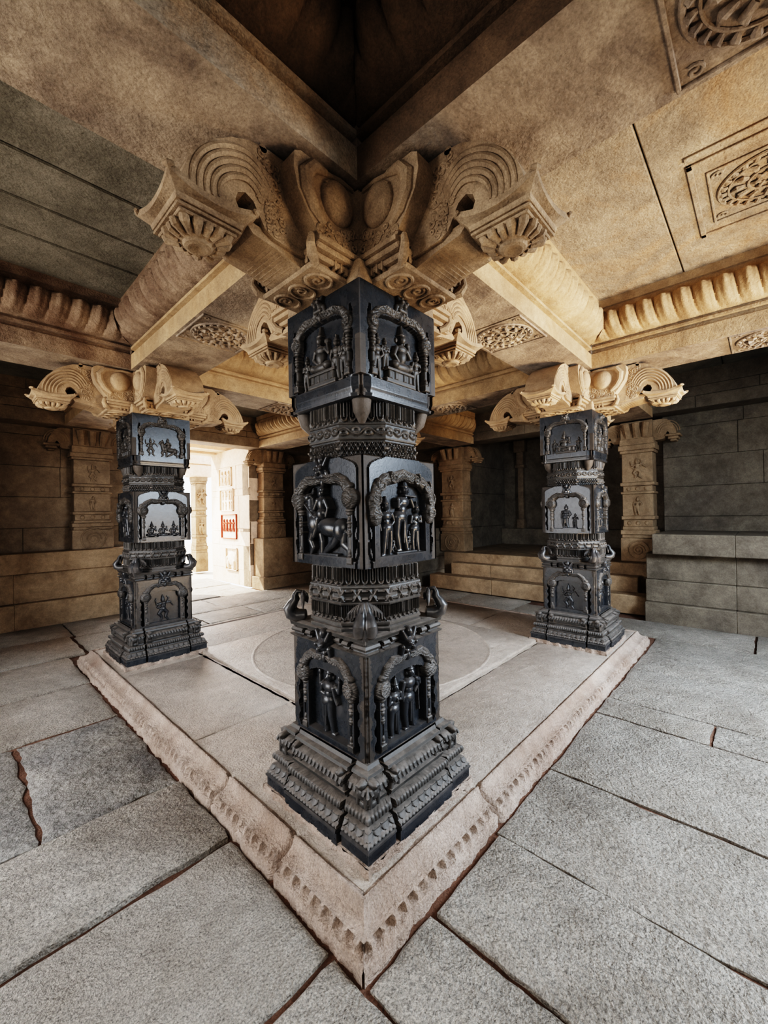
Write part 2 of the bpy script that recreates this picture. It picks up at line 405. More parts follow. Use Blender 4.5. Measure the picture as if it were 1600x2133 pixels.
# neck & band patterns
def fringe(w, z0, z1, amp=.006):
    def f(S, Z, k):
        v = (Z-z0)/(z1-z0); u = (np.mod(S/w+.5, 1)-.5)*2
        rr = np.sqrt(u*u+(np.minimum(v-.38, 0)/.42)**2)
        ring = np.exp(-((rr-.72)/.16)**2); core = np.exp(-(u/.22)**2)*(v > .25)
        return np.where((v > .02) & (v < .98), amp*(ring*1.0+core*.7)-amp*.45, 0)
    return f
def beads(w, z0, z1, amp=.006):
    def f(S, Z, k):
        v = (Z-z0)/(z1-z0)*2-1; u = (np.mod(S/w, 1)-.5)*2
        return amp*np.sqrt(np.clip(1-u*u*.9-v*v*.9, 0, 1))
    return f
def stars(w, z0, z1, amp=.007):
    def f(S, Z, k):
        v = (Z-z0)/(z1-z0)*2-1; u = (np.mod(S/w, 1)-.5)*2
        a = np.exp(-((np.abs(u)-np.abs(v)*.6)/.16)**2)*(np.abs(v) < .8)
        line = np.exp(-((np.abs(v)-.55)/.12)**2)*(np.abs(u) > .55)
        return amp*np.maximum(a, line)
    return f
def diamonds(w, z0, z1, amp=.005):
    def f(S, Z, k):
        v = (Z-z0)/(z1-z0)*2-1; u = (np.mod(S/w, 1)-.5)*2
        l = np.minimum(np.abs(np.abs(u)-np.abs(v)), np.abs(np.abs(u)+np.abs(v)-1))
        return amp*np.exp(-(l/.13)**2)*(np.abs(v) < .97)+amp*.8*np.exp(-((u*u+v*v)/.05))
    return f
def waves(w, z0, z1, amp=.005):
    def f(S, Z, k):
        v = (Z-z0)/(z1-z0)*2-1; ph = 2*pi*S/w
        l = v-.45*np.sin(ph)
        u = (np.mod(S/w*2, 1)-.5)*2; r = np.sqrt((u*.6)**2+(v+.2*np.sign(np.sin(ph)))**2)
        return amp*(np.exp(-(l/.16)**2)+.8*np.exp(-((r-.35)/.12)**2))*(np.abs(v) < .9)
    return f
def petals(w, z0, z1, amp=.008):
    def f(S, Z, k):
        v = (Z-z0)/(z1-z0); u = (np.mod(S/w, 1)-.5)*2
        return np.where((v >= 0) & (v <= 1), amp*np.sqrt(np.clip(1-np.abs(u)**2.5, 0, 1))*(np.abs(u) < np.sqrt(np.clip(v*1.6, 0, 1))+.12)-amp*.4, 0)
    return f
def fsum(*fs): return lambda S, Z, k: sum(f(S, Z, k) for f in fs)

# ------------------------------------------------------------------ carved pillar (origin on the pillar axis at floor level z=0; foot at .12)
Z2B, Z2T, Z3B, ZT = 1.268, 1.752, 2.0, 2.49
HB = .262
def slotf(S, k, pos=.195, w=.007, depth=.05):
    return np.where(np.abs(np.abs(S)-pos) < w, -depth, 0.)
def stepf(S, amp=.012, pos=.2): return np.where(np.abs(S) < pos, amp, 0.)

def build_pillar_base():
    parts = []
    # sandstone foot
    mb = MB(); jit = rng.normal(0, .004, 4000)
    shell(mb, 4, [.1205, .135, .158], lambda z: .37+.006*(z < .12), lambda S, Z, k: .005*np.sin(S*60+k*2)+.003*np.sin(S*143+Z*80), nt=60)
    parts.append(('foot', mb, M['edge']))
    def nstep(S): return stepf(S)+slotf(S, 0)
    mb = MB(); z, h = prof([(.150, .36), (.200, .36), (.203, .366), (.212, .366), (.215, .36)])
    shell(mb, 4, dens(z, .02), h, lambda S, Z, k: nstep(S), nt=220)
    parts.append(('plain_course', mb, M['schist']))
    mb = MB(); z, h = prof([(.215, .358), (.222, .358), (.258, .338), (.262, .338), (.265, .32), (.280, .318)])
    pt = beads(.022, .219, .232, .007); pf = petals(.045, .235, .262, .008)
    shell(mb, 4, dens(z, .003), h, lambda S, Z, k: nstep(S)+np.where(Z < .234, pt(S, Z, k)*(np.abs(Z-.2255) < .0075), pf(S, Z, k)), nt=300)
    parts.append(('fringed_course', mb, M['schist_d']))
    mb = MB(); z, h = prof([(.280, .318), (.281, .334), (.290, .338), (.315, .334), (.318, .30), (.328, .298)])
    fl = beads(.020, .284, .315, .007)
    shell(mb, 4, dens(z, .0035), h, lambda S, Z, k: nstep(S)+np.where((Z > .284) & (Z < .315), fl(S, Z, k), 0), nt=300)
    parts.append(('fluted_course', mb, M['schist_d']))
    mb = MB(); z, h = prof([(.328, .298), (.330, .312), (.345, .316), (.350, .300), (.372, .300), (.380, .325), (.400, .318), (.412, .300), (.415, .285), (.425, .285), (.427, .30), (.440, .296), (.445, .275), (.460, .268)])
    lp = petals(.026, .376, .412, .008)
    shell(mb, 4, dens(z, .0035), h, lambda S, Z, k: nstep(S)*.9+np.where((Z > .374) & (Z < .414), lp(S, Z, k), 0), nt=300)
    parts.append(('lotus_course', mb, M['schist_d']))
    return parts

_wt = np.convolve(np.random.default_rng(5).normal(0, 1, 640), np.ones(9)/9, 'same')
def wear(Z, k, o=0): return np.interp(np.abs(Z*200+k*37+o) % 600, np.arange(640), _wt)
def niche(S, Z, z0, z1, zs):  # sunken niche between the columns, black slots outside them
    d = 0*S
    inside = (np.abs(S) < .138) & (Z > z0+.035) & (Z < zs+.05*np.sqrt(np.clip(1-(S/.138)**2, 0, 1)))
    d = np.where(inside, -.036, d)
    gap = (np.abs(S) > .183) & (np.abs(S) < .210+.008*np.sin(Z*90)) & (Z > z0+.02) & (Z < zs)
    d = np.where(gap, -.05, d)
    return d

def block_parts():
    out = []
    # lower block
    mb = MB(); z0, z1 = .455, .902
    shell(mb, 4, np.linspace(z0, z1, 112), lambda z: HB, lambda S, Z, k: niche(S, Z, z0, z1, .735)-np.where(np.abs(S) > .248, .004+.008*np.abs(wear(Z, 0)), 0), nt=132,
          mi=0, matf=lambda S, Z, k: (np.abs(S) > .234+.03*wear(Z, k)))
    out.append(('lower_panel_block', mb, [M['schist'], M['schist_w']]))
    # cornice above lower block with stepped dentils
    mb = MB(); z, h = prof([(.902, .262), (.903, .268), (.912, .272), (.914, .255), (.922, .253), (.924, .264), (.934, .268), (.944, .262), (.946, .25), (.954, .25), (.956, .268), (.975, .272), (.978, .262), (.982, .250)])
    def dent(S, Z, k):
        u = np.abs(S); g = ((np.abs(u-.10) < .012) | (np.abs(u-.165) < .010)) & (Z > .912) & (Z < .955)
        return np.where(g, -.03, 0)+np.where((u > .03) & (u < .09) & (Z > .91) & (Z < .95), -.012, 0)
    shell(mb, 4, dens(z, .004), h, dent, nt=160)
    out.append(('cornice', mb, M['schist_d']))
    # octagonal neck, lower
    mb = MB(); z, h = prof([(.980, .262), (.996, .262), (.998, .250), (1.008, .250), (1.010, .262), (1.02, .262), (1.022, .252), (1.098, .252)])
    f1 = fringe(.031, 1.024, 1.098, .013)
    shell(mb, 8, dens(z, .005), h, lambda S, Z, k: np.where(Z > 1.024, f1(S, Z, k), 0), nt=56, bottom=True)
    out.append(('fringed_collar', mb, M['schist_d']))
    mb = MB(); z, h = prof([(1.098, .262), (1.106, .264), (1.108, .256), (1.172, .256), (1.174, .264), (1.181, .262)])
    f2 = stars(.072, 1.108, 1.172, .013)
    shell(mb, 8, dens(z, .004), h, lambda S, Z, k: np.where((Z > 1.108) & (Z < 1.172), f2(S, Z, k), 0), nt=70, bottom=True)
    out.append(('star_collar', mb, M['schist_d']))
    mb = MB(); f3 = fringe(.036, 1.183, 1.262, .014)
    shell(mb, 8, dens(np.array([1.181, 1.27]), .004), lambda z: .250, f3, nt=56)
    out.append(('fringed_collar', mb, M['schist_d']))
    # middle block
    def mid(S, Z, k):
        d = 0*S
        inside = (np.abs(S) < .160) & (Z > Z2B+.045) & (Z < 1.61+.07*np.sqrt(np.clip(1-(S/.16)**2, 0, 1)))
        d = np.where(inside, -.030, d)
        gap = (np.abs(S) > .196) & (np.abs(S) < .214+.006*np.sin(Z*70)) & (Z > Z2B+.03) & (Z < 1.55)
        d = np.where(gap, -.04, d)
        e = np.abs(S); top = .222-.10*np.clip((Z-1.70)/.05, 0, 1)**2; bot = .222-.05*np.clip((1.42-Z)/.15, 0, 1)*np.clip(np.sin((1.42-Z)*14), 0, 1)
        d = np.where(e > np.minimum(top, bot+.03*(Z < 1.38)), -.010, d)
        return d
    mb = MB(); shell(mb, 4, np.linspace(Z2B, Z2T, 120), lambda z: HB, mid, nt=132, bottom=True,
                     matf=lambda S, Z, k: (np.abs(S) > np.minimum(.224-.10*np.clip((Z-1.70)/.05, 0, 1)**2, 9)))
    out.append(('middle_panel_block', mb, [M['schist'], M['schist_w']]))
    # upper neck
    mb = MB(); f4 = diamonds(.040, 1.757, 1.825, .012)
    shell(mb, 8, dens(np.array([1.752, 1.832]), .004), lambda z: .246, f4, nt=60)
    out.append(('diamond_collar', mb, M['schist_d']))
    mb = MB(); z, h = prof([(1.832, .256), (1.838, .258), (1.840, .252), (1.898, .252), (1.900, .258), (1.906, .256)])
    f5 = waves(.11, 1.840, 1.898, .012)
    shell(mb, 8, dens(z, .004), h, lambda S, Z, k: np.where((Z > 1.84) & (Z < 1.898), f5(S, Z, k), 0), nt=70, bottom=True)
    out.append(('scroll_collar', mb, M['schist_d']))
    mb = MB(); f6 = fringe(.040, 1.910, 1.996, .014)
    shell(mb, 8, dens(np.array([1.906, 2.002]), .004), lambda z: .249, f6, nt=60)
    out.append(('fringed_collar', mb, M['schist_d']))
    # upper block
    mb = MB(); z, h = prof([(Z3B-.002, .250), (Z3B+.004, .266), (Z3B+.018, .268), (Z3B+.022, .256), (Z3B+.034, .258), (Z3B+.046, .262), (ZT, .262)])
    def upb(S, Z, k):
        inside = (np.abs(S) < .185) & (Z > 2.09) & (Z < 2.33+.06*np.sqrt(np.clip(1-(S/.185)**2, 0, 1)))
        gap = (np.abs(S) > .196) & (np.abs(S) < .212+.006*np.sin(Z*70)) & (Z > 2.10) & (Z < 2.40)
        return np.where(inside, -.028, 0)+np.where(gap, -.03, 0)-np.where((np.abs(S) > .20) & (Z < 2.09), .018*np.clip((np.abs(S)-.20)/.03, 0, 1), 0)
    shell(mb, 4, dens(z, .004), h, upb, nt=132, bottom=True, matf=lambda S, Z, k: (np.abs(S) > .228) & (Z < 2.26))
    # hanging corner tongues
    for k in range(4):
        a = pi/4+k*pi/2
        mb.tube([(cos(a)*.285, sin(a)*.285, 2.10), (cos(a)*.290, sin(a)*.290, 2.02), (cos(a)*.275, sin(a)*.275, 1.95), (cos(a)*.255, sin(a)*.255, 1.905)], [.045, .046, .038, .014], 14, mi=1)
    out.append(('upper_panel_block', mb, [M['schist'], M['schist_w']]))
    # corner horns
    mb = None
    return out

# relief parts: dict name -> list of (partname, prims, offset, tex)
REL = {}
def mkrel(key, items, res):
    objs = []
    for nm, pr, off, tex, mat in items:
        mb = MB(); relief(mb, pr, off, res=res, tex=tex)
        objs.append((nm, mb, mat))
    REL[key] = objs
S_ = M['schist']; SD = M['schist_d']
def lower_items(figs):
    it = [('makara_arch', arch(.168, .742, .108, .021, .047, .004), HB-.004, scroll_tex, SD),
          ('lion_mask', face_mask(.905, 1.25), HB+.002, None, S_),
          ('carved_column', column(-.164, .475, .71, .013, .020), HB-.02, None, SD),
          ('carved_column', column(.164, .475, .71, .013, .020), HB-.02, None, SD)]
    for f in figs: it.append(('carved_figure', f, HB-.04, None, S_))
    return it
mkrel('L1', lower_items([shift(fig_stand('four', 1.0, .04), -.01, .488, .325)]), .0022)
mkrel('R1', lower_items([shift(fig_stand('fold', .9, .02), -.058, .488, .27), shift(fig_stand('down', 1.0, .03, bow=True), .045, .488, .32)]), .0022)
def mid_items(figs, w=.184):
    it = [('makara_arch', arch(w, 1.57, .095, .024, .050, .004), HB-.006, scroll_tex, SD),
          ('lion_mask', face_mask(1.700, 1.15), HB-.004, None, S_),
          ('carved_column', column(-w+.008, 1.285, 1.52, .012, .018), HB-.016, None, SD),
          ('carved_column', column(w-.008, 1.285, 1.52, .012, .018), HB-.016, None, SD),
          ('ledge', [bx(-.15, 1.288, .15, 1.312, .012, .003), bx(-.05, 1.305, .09, 1.325, .016, .003)], HB-.02, None, S_)]
    for f in figs: it.append(('carved_figure', f, HB-.034, None, S_))
    return it
mkrel('L2', mid_items([shift(fig_rider(), -.02, 1.312, .35)]), .0022)
flames = []
for i in range(7):
    a = radians(200-35*i); flames.append(cap(.14*cos(a), 1.52+.13*sin(a), .03, .17*cos(a), 1.52+.16*sin(a), .02, .0))
def leafy(w=.19, z0=1.55, rise=.10):
    P = poly([(-w, z0-.07), (-w-.01, z0), (-w+.01, z0+.06), (-w+.06, z0+.10), (-.05, z0+.115), (0, z0+.13)], .034, .026, 0, .8)
    for (s, z, r) in ((-w, z0-.05, .03), (-w, z0+.015, .032), (-w+.03, z0+.075, .03), (-.08, z0+.11, .028)): P += poly(spiral(s, z, r, 1.4, 2.2), .006, .004, .022)
    return P+mirror(P)
mkrel('R2', [('flame_arch', leafy(), HB-.004, scroll_tex, SD), ('ledge', [bx(-.16, 1.288, .16, 1.312, .012, .003), bx(-.05, 1.305, .10, 1.325, .016, .003)], HB-.018, None, S_),
             ('carved_figure', shift(fig_stand('flute', 1.1, .05), .01, 1.325, .345), HB-.034, None, S_),
             ('carved_figure', shift(fig_stand('down', .7, -.03), -.10, 1.312, .27), HB-.034, None, S_),
             ('carved_figure', shift(fig_stand('fold', .7, .03), .11, 1.312, .25), HB-.034, None, S_),
             ('carved_figure', shift(fig_dance(), -.045, 1.312, .09), HB-.03, None, S_),
             ('carved_figure', shift(fig_dance(), .065, 1.325, .09), HB-.03, None, S_)], .0022)
def up_items(figs, seat=True, wide=.185):
    it = [('makara_arch', arch(wide, 2.325, .085, .018, .036, .0), HB-.004, scroll_tex, SD), ('lion_mask', face_mask(2.455, 1.05), HB-.004, None, SD),
          ('carved_column', column(-wide, 2.10, 2.30, .012, .016), HB-.012, None, SD), ('carved_column', column(wide, 2.10, 2.30, .012, .016), HB-.012, None, SD)]
    if seat: it.append(('throne', [bx(-.10, 2.092, .10, 2.112, .022, .003), bx(-.085, 2.110, .085, 2.150, .014, .003), bx(-.095, 2.148, .095, 2.162, .022, .003)]+[bx(s-.012, 2.112, s+.012, 2.148, .020, .004) for s in (-.07, -.03, .03, .07)], HB-.02, None, SD))
    for f in figs: it.append(('carved_figure', f, HB-.03, None, SD))
    return it
mkrel('L3', up_items([shift(fig_sit(), -.02, 2.158, .245), shift(fig_stand('fold', .8, .02), -.135, 2.10, .17), shift(fig_stand('down', .8, .02), .085, 2.10, .21), shift(fig_stand('fold', .8, .02), .14, 2.10, .20)]), .0024)
mkrel('R3', up_items([shift(fig_sit(), .02, 2.158, .25), shift(fig_stand('down', .8, .02), -.14, 2.10, .20), shift(fig_stand('fold', .6, -.02), -.085, 2.15, .15), shift(fig_stand('down', .9, .02), .135, 2.10, .19)]), .0024)
mkrel('A1', lower_items([shift(fig_dance(), -.01, .488, .25)]), .003)
mkrel('A2', mid_items([shift(fig_stand('down', .6, .03, wide=1.3), -.02, 1.312, .26), shift(fig_stand('fold', .4, .02), .07, 1.312, .17)], .165), .003)
mkrel('A3', up_items([shift(fig_sit(), -.02, 2.11, .24), shift(fig_stand('down', .8), -.12, 2.10, .15), shift(fig_stand('fold', .8), .12, 2.10, .15)]), .003)
mkrel('B2', mid_items([shift(fig_sit(), s, 1.315, .17) for s in (-.10, 0, .10)]), .003)
mkrel('B3', up_items([shift(fig_dance(), -.10, 2.10, .17), shift(fig_rider(), .05, 2.10, .19)], seat=False), .003)
REL_OBJ = {}

# lions and leaf knobs on the base
def lion(s, z, sc=1.):
    return shift([ell(0, .02, .03, .035, .0, .03), ell(0, .055, .022, .02, .01, .03), cap(-.02, .03, .012, -.024, -.03, .01, .012), cap(.02, .03, .012, .024, -.03, .01, .012), ell(-.009, .06, .006, .006, .032, .01), ell(.009, .06, .006, .006, .032, .01), ell(0, -.03, .03, .02, .0, .018)], s, z, sc)

base_parts = build_pillar_base(); blk_parts = block_parts()
PROTO = {}
def link_parts(root, parts, rz=0):
    for nm, mb, mat in parts:
        key = id(mb)
        if key in PROTO:
            o = PROTO[key].copy(); COL.objects.link(o); o.parent = root; o.rotation_euler[2] = rz
        else:
            o = mb.build(nm, mat, root, rz=rz); PROTO[key] = o
def horn_mb():
    mb = MB(); a = -3*pi/4; t = (-sin(a), cos(a))
    path = [(.305, 1.0), (.345, .996), (.374, 1.010), (.382, 1.036), (.368, 1.060), (.354, 1.080), (.356, 1.100), (.346, 1.118), (.326, 1.116), (.318, 1.100)]
    rad = [.024, .030, .031, .030, .024, .019, .015, .012, .009, .005]
    off = [.016, .019, .021, .021, .018, .014, .010, .006, .004, .002]
    for sg in (-1, 1):
        mb.tube([(r*cos(a)+sg*o*t[0], r*sin(a)+sg*o*t[1], z) for (r, z), o in zip(path, off)], rad, 12)
        for q in range(4):   # crest fanning to each side
            w = .030+.013*q; h = 1.118-.006*q
            mb.tube([((.315-.003*q)*cos(a)+sg*w*x*t[0], (.315-.003*q)*sin(a)+sg*w*x*t[1], z) for x, z in ((.2, h), (.7, h-.008), (1.0, h-.03), (1.05, h-.055))], [.006, .008, .008, .004], 7)
    mb.tube([(.40*cos(a), .40*sin(a), 1.03), (.385*cos(a), .385*sin(a), 1.0), (.36*cos(a), .36*sin(a), .965), (.352*cos(a), .352*sin(a), .94)], [.006, .016, .014, .006], 8)
    return mb
HORN = ('corner_horn', horn_mb(), M['schist'])
LIONS = []
for s in (-.28, -.155, .155, .28):
    lmb = MB(); relief(lmb, lion(s, .36, .95), .302, res=.0028); LIONS.append(('lion_carving', lmb, M['schist_d']))
def make_pillar(loc, label, faces):
    root = empty('carved_pillar', loc, label=label, cat='pillar', group='black carved pillars')
    link_parts(root, base_parts); link_parts(root, blk_parts)
    for k in range(4):
        link_parts(root, [HORN], k*pi/2); link_parts(root, LIONS, k*pi/2)
        for key in faces[k]:
            link_parts(root, REL[key], k*pi/2)
    return root
# rotation k: k=0 face -Y ; k=3 (270 deg = -90) face -X ; k=1 -> +X ; k=2 -> +Y
PX, PY, DX, DY = .542, .517, 3.151, 3.087
CEN = [(PX, PY), (PX+DX, PY), (PX, PY+DY), (PX+DX, PY+DY)]
F_near = [['R1', 'R2', 'R3'], ['A1', 'B2', 'A3'], ['L1', 'A2', 'B3'], ['L1', 'L2', 'L3']]
F_right = [['L1', 'A2', 'R3'], ['A1', 'L2', 'B3'], ['R1', 'B2', 'L3'], ['A1', 'A2', 'A3']]
F_left = [['A1', 'B2', 'B3'], ['R1', 'L2', 'A3'], ['L1', 'A2', 'R3'], ['R1', 'R2', 'L3']]
make_pillar((*CEN[0], 0), 'large black carved pillar nearest the viewer, with a rider panel on its left face', F_near)
make_pillar((*CEN[1], 0), 'black carved pillar at the right platform corner, its middle block shining pale', F_right)
make_pillar((*CEN[2], 0), 'black carved pillar at the left corner of the platform beside the bright doorway', F_left)
make_pillar((*CEN[3], 0), 'black carved pillar at the far corner of the platform behind the nearest pillar', F_right)

# ------------------------------------------------------------------ capital
ARM_OUT = [(.24, 2.875), (.60, 2.88), (.68, 2.866), (.75, 2.832), (.81, 2.785), (.86, 2.73), (.895, 2.675), (.915, 2.62), (.925, 2.58)]
ARM_IN = [(.70, 2.58), (.725, 2.592), (.738, 2.62), (.728, 2.65), (.70, 2.665), (.668, 2.65), (.645, 2.61), (.62, 2.57), (.58, 2.552), (.46, 2.545), (.24, 2.53)]
def arm_parts():
    out = []
    w = .135
    mb = MB(); pl = ARM_OUT+ARM_IN
    # body as strips between outer and inner curve so the hook bends well
    mb.prism(pl, -w, w, 'y')
    # concentric ribs on both sides following the curl
    for sy in (-1, 1):
        for i, f in enumerate((.10, .28, .46, .64, .82)):
            pts = []
            for t in np.linspace(0, 1, 22):
                a = radians(150-160*t); c = (.70, 2.60)
                ro = .205-.13*f; rz = .225-.15*f
                pts.append((c[0]+ro*cos(a)*(1 if cos(a) > 0 else .75), sy*w, c[1]+rz*sin(a)*(1-.12*max(0, cos(a)))+.012*f))
            mb.tube(pts, [.004+.009*sin(pi*min(1, .15+.85*k/21)) for k in range(22)], 6)
        # scroll carving on the neck of the arm
        rs = random.Random(11)
        for q in range(26):
            t_ = q/25; u = .575+.035*sin(q*2.1)+.03*t_; z = 2.575+.27*t_; r = rs.uniform(.011, .019)
            mb.tube([(p[0], sy*w, p[1]) for p in spiral(u, z, r, 1.1, rs.uniform(0, 6), rs.choice((-1, 1)), 12)], .0058, 6)
        for (u, z, r) in ((.595, 2.64, .026), (.575, 2.70, .024), (.62, 2.71, .020), (.585, 2.755, .026), (.60, 2.815, .026), (.58, 2.585, .020), (.635, 2.775, .018), (.64, 2.67, .014), (.555, 2.65, .014)):
            sp = spiral(u, z, r, 1.4, .5+u*9)
            mb.tube([(p[0], sy*w, p[1]) for p in sp], .007, 6)
    # rolled lip on top of the curl
    mb.tube([(.625, -w, 2.872), (.625, w, 2.872)], .016, 10)
    out.append(('bracket_arm', mb))
    # inner bell block, full width, with side volutes
    mb = MB(); W = .225
    bell = [(.20, 2.875), (.52, 2.876), (.548, 2.86), (.553, 2.80), (.535, 2.73), (.495, 2.67), (.455, 2.62), (.44, 2.59), (.20, 2.59)]
    mb.prism(bell, -W, W, 'y')
    for sy in (-1, 1):
        y = sy*W
        # bulging volute ball near the core and a thick smooth band along the outer edge
        nr = 14; V = []; F = []
        for a_ in range(nr+1):
            th = (pi/2)*a_/nr
            for k in range(28):
                ph = 2*pi*k/28; V.append((.345+.082*cos(th)*cos(ph), y+sy*(.044*sin(th)), 2.765+.088*cos(th)*sin(ph)))
        for a_ in range(nr):
            for k in range(28): F.append((a_*28+k, a_*28+(k+1) % 28, (a_+1)*28+(k+1) % 28, (a_+1)*28+k))
        mb.add(V, F)
        mb.tube([(p[0], y+sy*.040*(1-((p[0]-.345)**2+(p[1]-2.765)**2)/.0075), p[1]) for p in spiral(.345, 2.765, .078, 1.5, .6, 1, 34)], [.009-.004*i/34 for i in range(35)], 7)
        mb.tube([(.40, y, 2.86), (.465, y, 2.848), (.502, y, 2.80), (.495, y, 2.74), (.462, y, 2.685), (.415, y, 2.645)], [.014, .026, .030, .029, .026, .016], 10)
        mb.tube([(.26, y, 2.868), (.33, y, 2.867), (.40, y, 2.857)], [.010, .014, .010], 8)
        rs = random.Random(12)
        for q in range(22):
            u = rs.uniform(.245, .43); z = rs.uniform(2.60, 2.655) if u > .33 else rs.uniform(2.60, 2.69)
            mb.tube([(p[0], y, p[1]) for p in spiral(u, z, rs.uniform(.010, .016), 1.0, rs.uniform(0, 6), rs.choice((-1, 1)), 10)], .0055, 6)
        for (u, z, r) in ((.255, 2.625, .020), (.30, 2.612, .020), (.345, 2.635, .022), (.39, 2.610, .020), (.43, 2.625, .018), (.265, 2.672, .018), (.315, 2.662, .016), (.385, 2.655, .016)):
            mb.tube([(p[0], y, p[1]) for p in spiral(u, z, r, 1.2, 1+u*25, 1 if int(u*100) % 2 else -1)], .0065, 6)
        mb.box(.24, .448, y-.016, y+.016, 2.572, 2.592)
    out.append(('bell_block', mb))
    # base plate with upturned corner leaves and a stepped plank under the arm
    mb = MB()
    mb.box(.20, .448, -.185, .185, 2.492, 2.516, bev=.006)
    mb.box(.20, .432, -.175, .175, 2.514, 2.530, bev=.004)
    mb.box(.20, .440, -.200, .200, 2.528, 2.552, bev=.006)
    mb.box(.20, .452, -.228, .228, 2.550, 2.574, bev=.006)
    for u in (.27, .30, .33):
        for sy in (-1, 1): mb.box(u, u+.010, sy*.19-.012, sy*.19+.012, 2.515, 2.55)
    for v in np.linspace(-.15, .15, 9): mb.box(.43, .447, v-.008, v+.008, 2.516, 2.548)
    mb.prism([(.44, 2.572), (.66, 2.585), (.68, 2.565), (.66, 2.545), (.55, 2.53), (.44, 2.505)], -.115, .115, 'y')
    for sy in (-1, 1):
        mb.tube([(.425, sy*.18, 2.51), (.455, sy*.200, 2.525), (.472, sy*.213, 2.555), (.468, sy*.213, 2.59), (.452, sy*.20, 2.612)], [.016, .022, .018, .012, .003], 10)
        mb.tube([(.46, sy*.10, 2.56), (.478, sy*.10, 2.60), (.465, sy*.10, 2.64)], [.028, .022, .006], 8)
    # carved scrolls on the underside
    for cy in (-.115, 0, .115):
        mb.tube([(.358+.058*cos(t), cy+.050*sin(t), 2.491) for t in np.linspace(0, 2*pi, 22)], .008, 6)
        mb.tube([(p[0], p[1], 2.491) for p in spiral(.365, cy, .032, 1.3, cy*9)], .006, 6)
    for u in np.linspace(.47, .62, 9): mb.box(u, u+.008, -.10, .10, 2.512+(u-.47)*.2, 2.532+(u-.47)*.2)
    out.append(('base_plate', mb))
    return out
def pendant_mb():
    """box pendant with flared upturned corners, stepped courses and a lotus with a round boss below"""
    mb = MB(); cx = .825
    # flared roof-like top: square grid whose corners sweep up and out
    n = 17; T = np.linspace(-1, 1, n); U, V = np.meshgrid(T, T)
    R = .118
    ext = 1+.06*(np.abs(U*V))**3
    zt = 2.566+.030*(np.abs(U*V))**2.0
    R = .122; cx = .815
    X = cx+U*R*1.18*ext; Y = V*R*1.18*ext
    mb.grid(np.stack([X, Y, zt+.012], -1)); 
    zb = zt-.010-.0*U
    mb.grid(np.stack([X, Y, zb], -1), flip=True)
    ring = [(i, 0) for i in range(n)]+[(n-1, j) for j in range(1, n)]+[(i, n-1) for i in range(n-2, -1, -1)]+[(0, j) for j in range(n-2, 0, -1)]
    Vt = []; F = []
    L = len(ring)
    for (i, j) in ring: Vt.append((X[j, i], Y[j, i], zt[j, i]+.012))
    for (i, j) in ring: Vt.append((X[j, i], Y[j, i], zt[j, i]-.010))
    for sx in (-1, 1):
        for sy in (-1, 1):
            mb.tube([(cx+sx*R*1.22+sx*sy*d_*.6, sy*R*1.22-d_*.6*1, 2.598+.004*0) for d_ in (-.02, 0, .02)], [.006, .013, .006], 8)
    # concave skirt from the flare down to the stepped box
    for (i, j) in ring: Vt.append((cx+U[j, i]*R*.97, V[j, i]*R*.97, 2.553))
    for (i, j) in ring: Vt.append((cx+U[j, i]*R*.95, V[j, i]*R*.95, 2.544))
    for q in range(3):
        for k in range(L): F.append((q*L+k, q*L+(k+1) % L, (q+1)*L+(k+1) % L, (q+1)*L+k))
    mb.add(Vt, F)
    for r, z0, z1 in ((.116, 2.536, 2.547), (.106, 2.529, 2.537), (.113, 2.521, 2.530), (.100, 2.510, 2.522)):
        mb.box(cx-r, cx+r, -r, r, z0, z1, bev=.003)
    # lotus petals around
    for k in range(16):
        a = 2*pi*k/16; r = .092*(1+.22*abs(sin(2*a))**2)
        mb.tube([(cx+r*cos(a), r*sin(a), 2.516), (cx+(r-.006)*cos(a), (r-.006)*sin(a), 2.502), (cx+.062*cos(a), .062*sin(a), 2.486)], [.017, .018, .010], 8)
    # lathe boss
    pr = [(.085, 2.52), (.080, 2.500), (.066, 2.486), (.052, 2.480), (.046, 2.470), (.034, 2.466), (.0001, 2.474)]
    ns = 28; Vl = []; Fl = []
    for r, z in pr:
        for k in range(ns): Vl.append((cx+r*cos(2*pi*k/ns), r*sin(2*pi*k/ns), z))
    for i in range(len(pr)-1):
        for k in range(ns): Fl.append((i*ns+k, (i+1)*ns+k, (i+1)*ns+(k+1) % ns, i*ns+(k+1) % ns))
    mb.add(Vl, Fl)
    return mb
arm_defs = arm_parts(); pend = pendant_mb()
core = MB(); core.box(-.262, .262, -.262, .262, 2.492, 2.575, bev=.006); core.box(-.235, .235, -.235, .235, 2.575, 2.885)
CAPP = {}
def make_capital(loc, label, arms=(0, 1, 2, 3), mat0='cap'):
    mat = mat0
    root = empty('bracket_capital', loc, label=label, cat='capital', group='bracket capitals on the black pillars')
    def put(key, nm, mb, par, rz=0):
        key = key+mat
        if key in CAPP: return inst(CAPP[key], par, rz)
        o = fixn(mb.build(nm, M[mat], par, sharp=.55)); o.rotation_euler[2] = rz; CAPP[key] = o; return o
    put('core', 'core_block', core, root)
    for k in arms:
        mat = 'cap' if (mat0 == 'cap_shaded' and k in (0, 1)) else mat0  # rear arms keep the lit tone, the others get the painted shade
        a = put('arm', 'bracket_arm', arm_defs[0][1], root, k*pi/2)
        put('pend', 'lotus_pendant', pend, a)
        put('bell', 'bell_block', arm_defs[1][1], root, k*pi/2)
        put('plate', 'base_plate', arm_defs[2][1], root, k*pi/2)
    return root
make_capital((*CEN[0], 0), 'large brown shade-darkened capital with four scrolled bracket arms on the nearest pillar', mat0='cap_shaded')
make_capital((*CEN[1], 0), 'sand-coloured bracket capital on the right pillar, arms carved with curls')
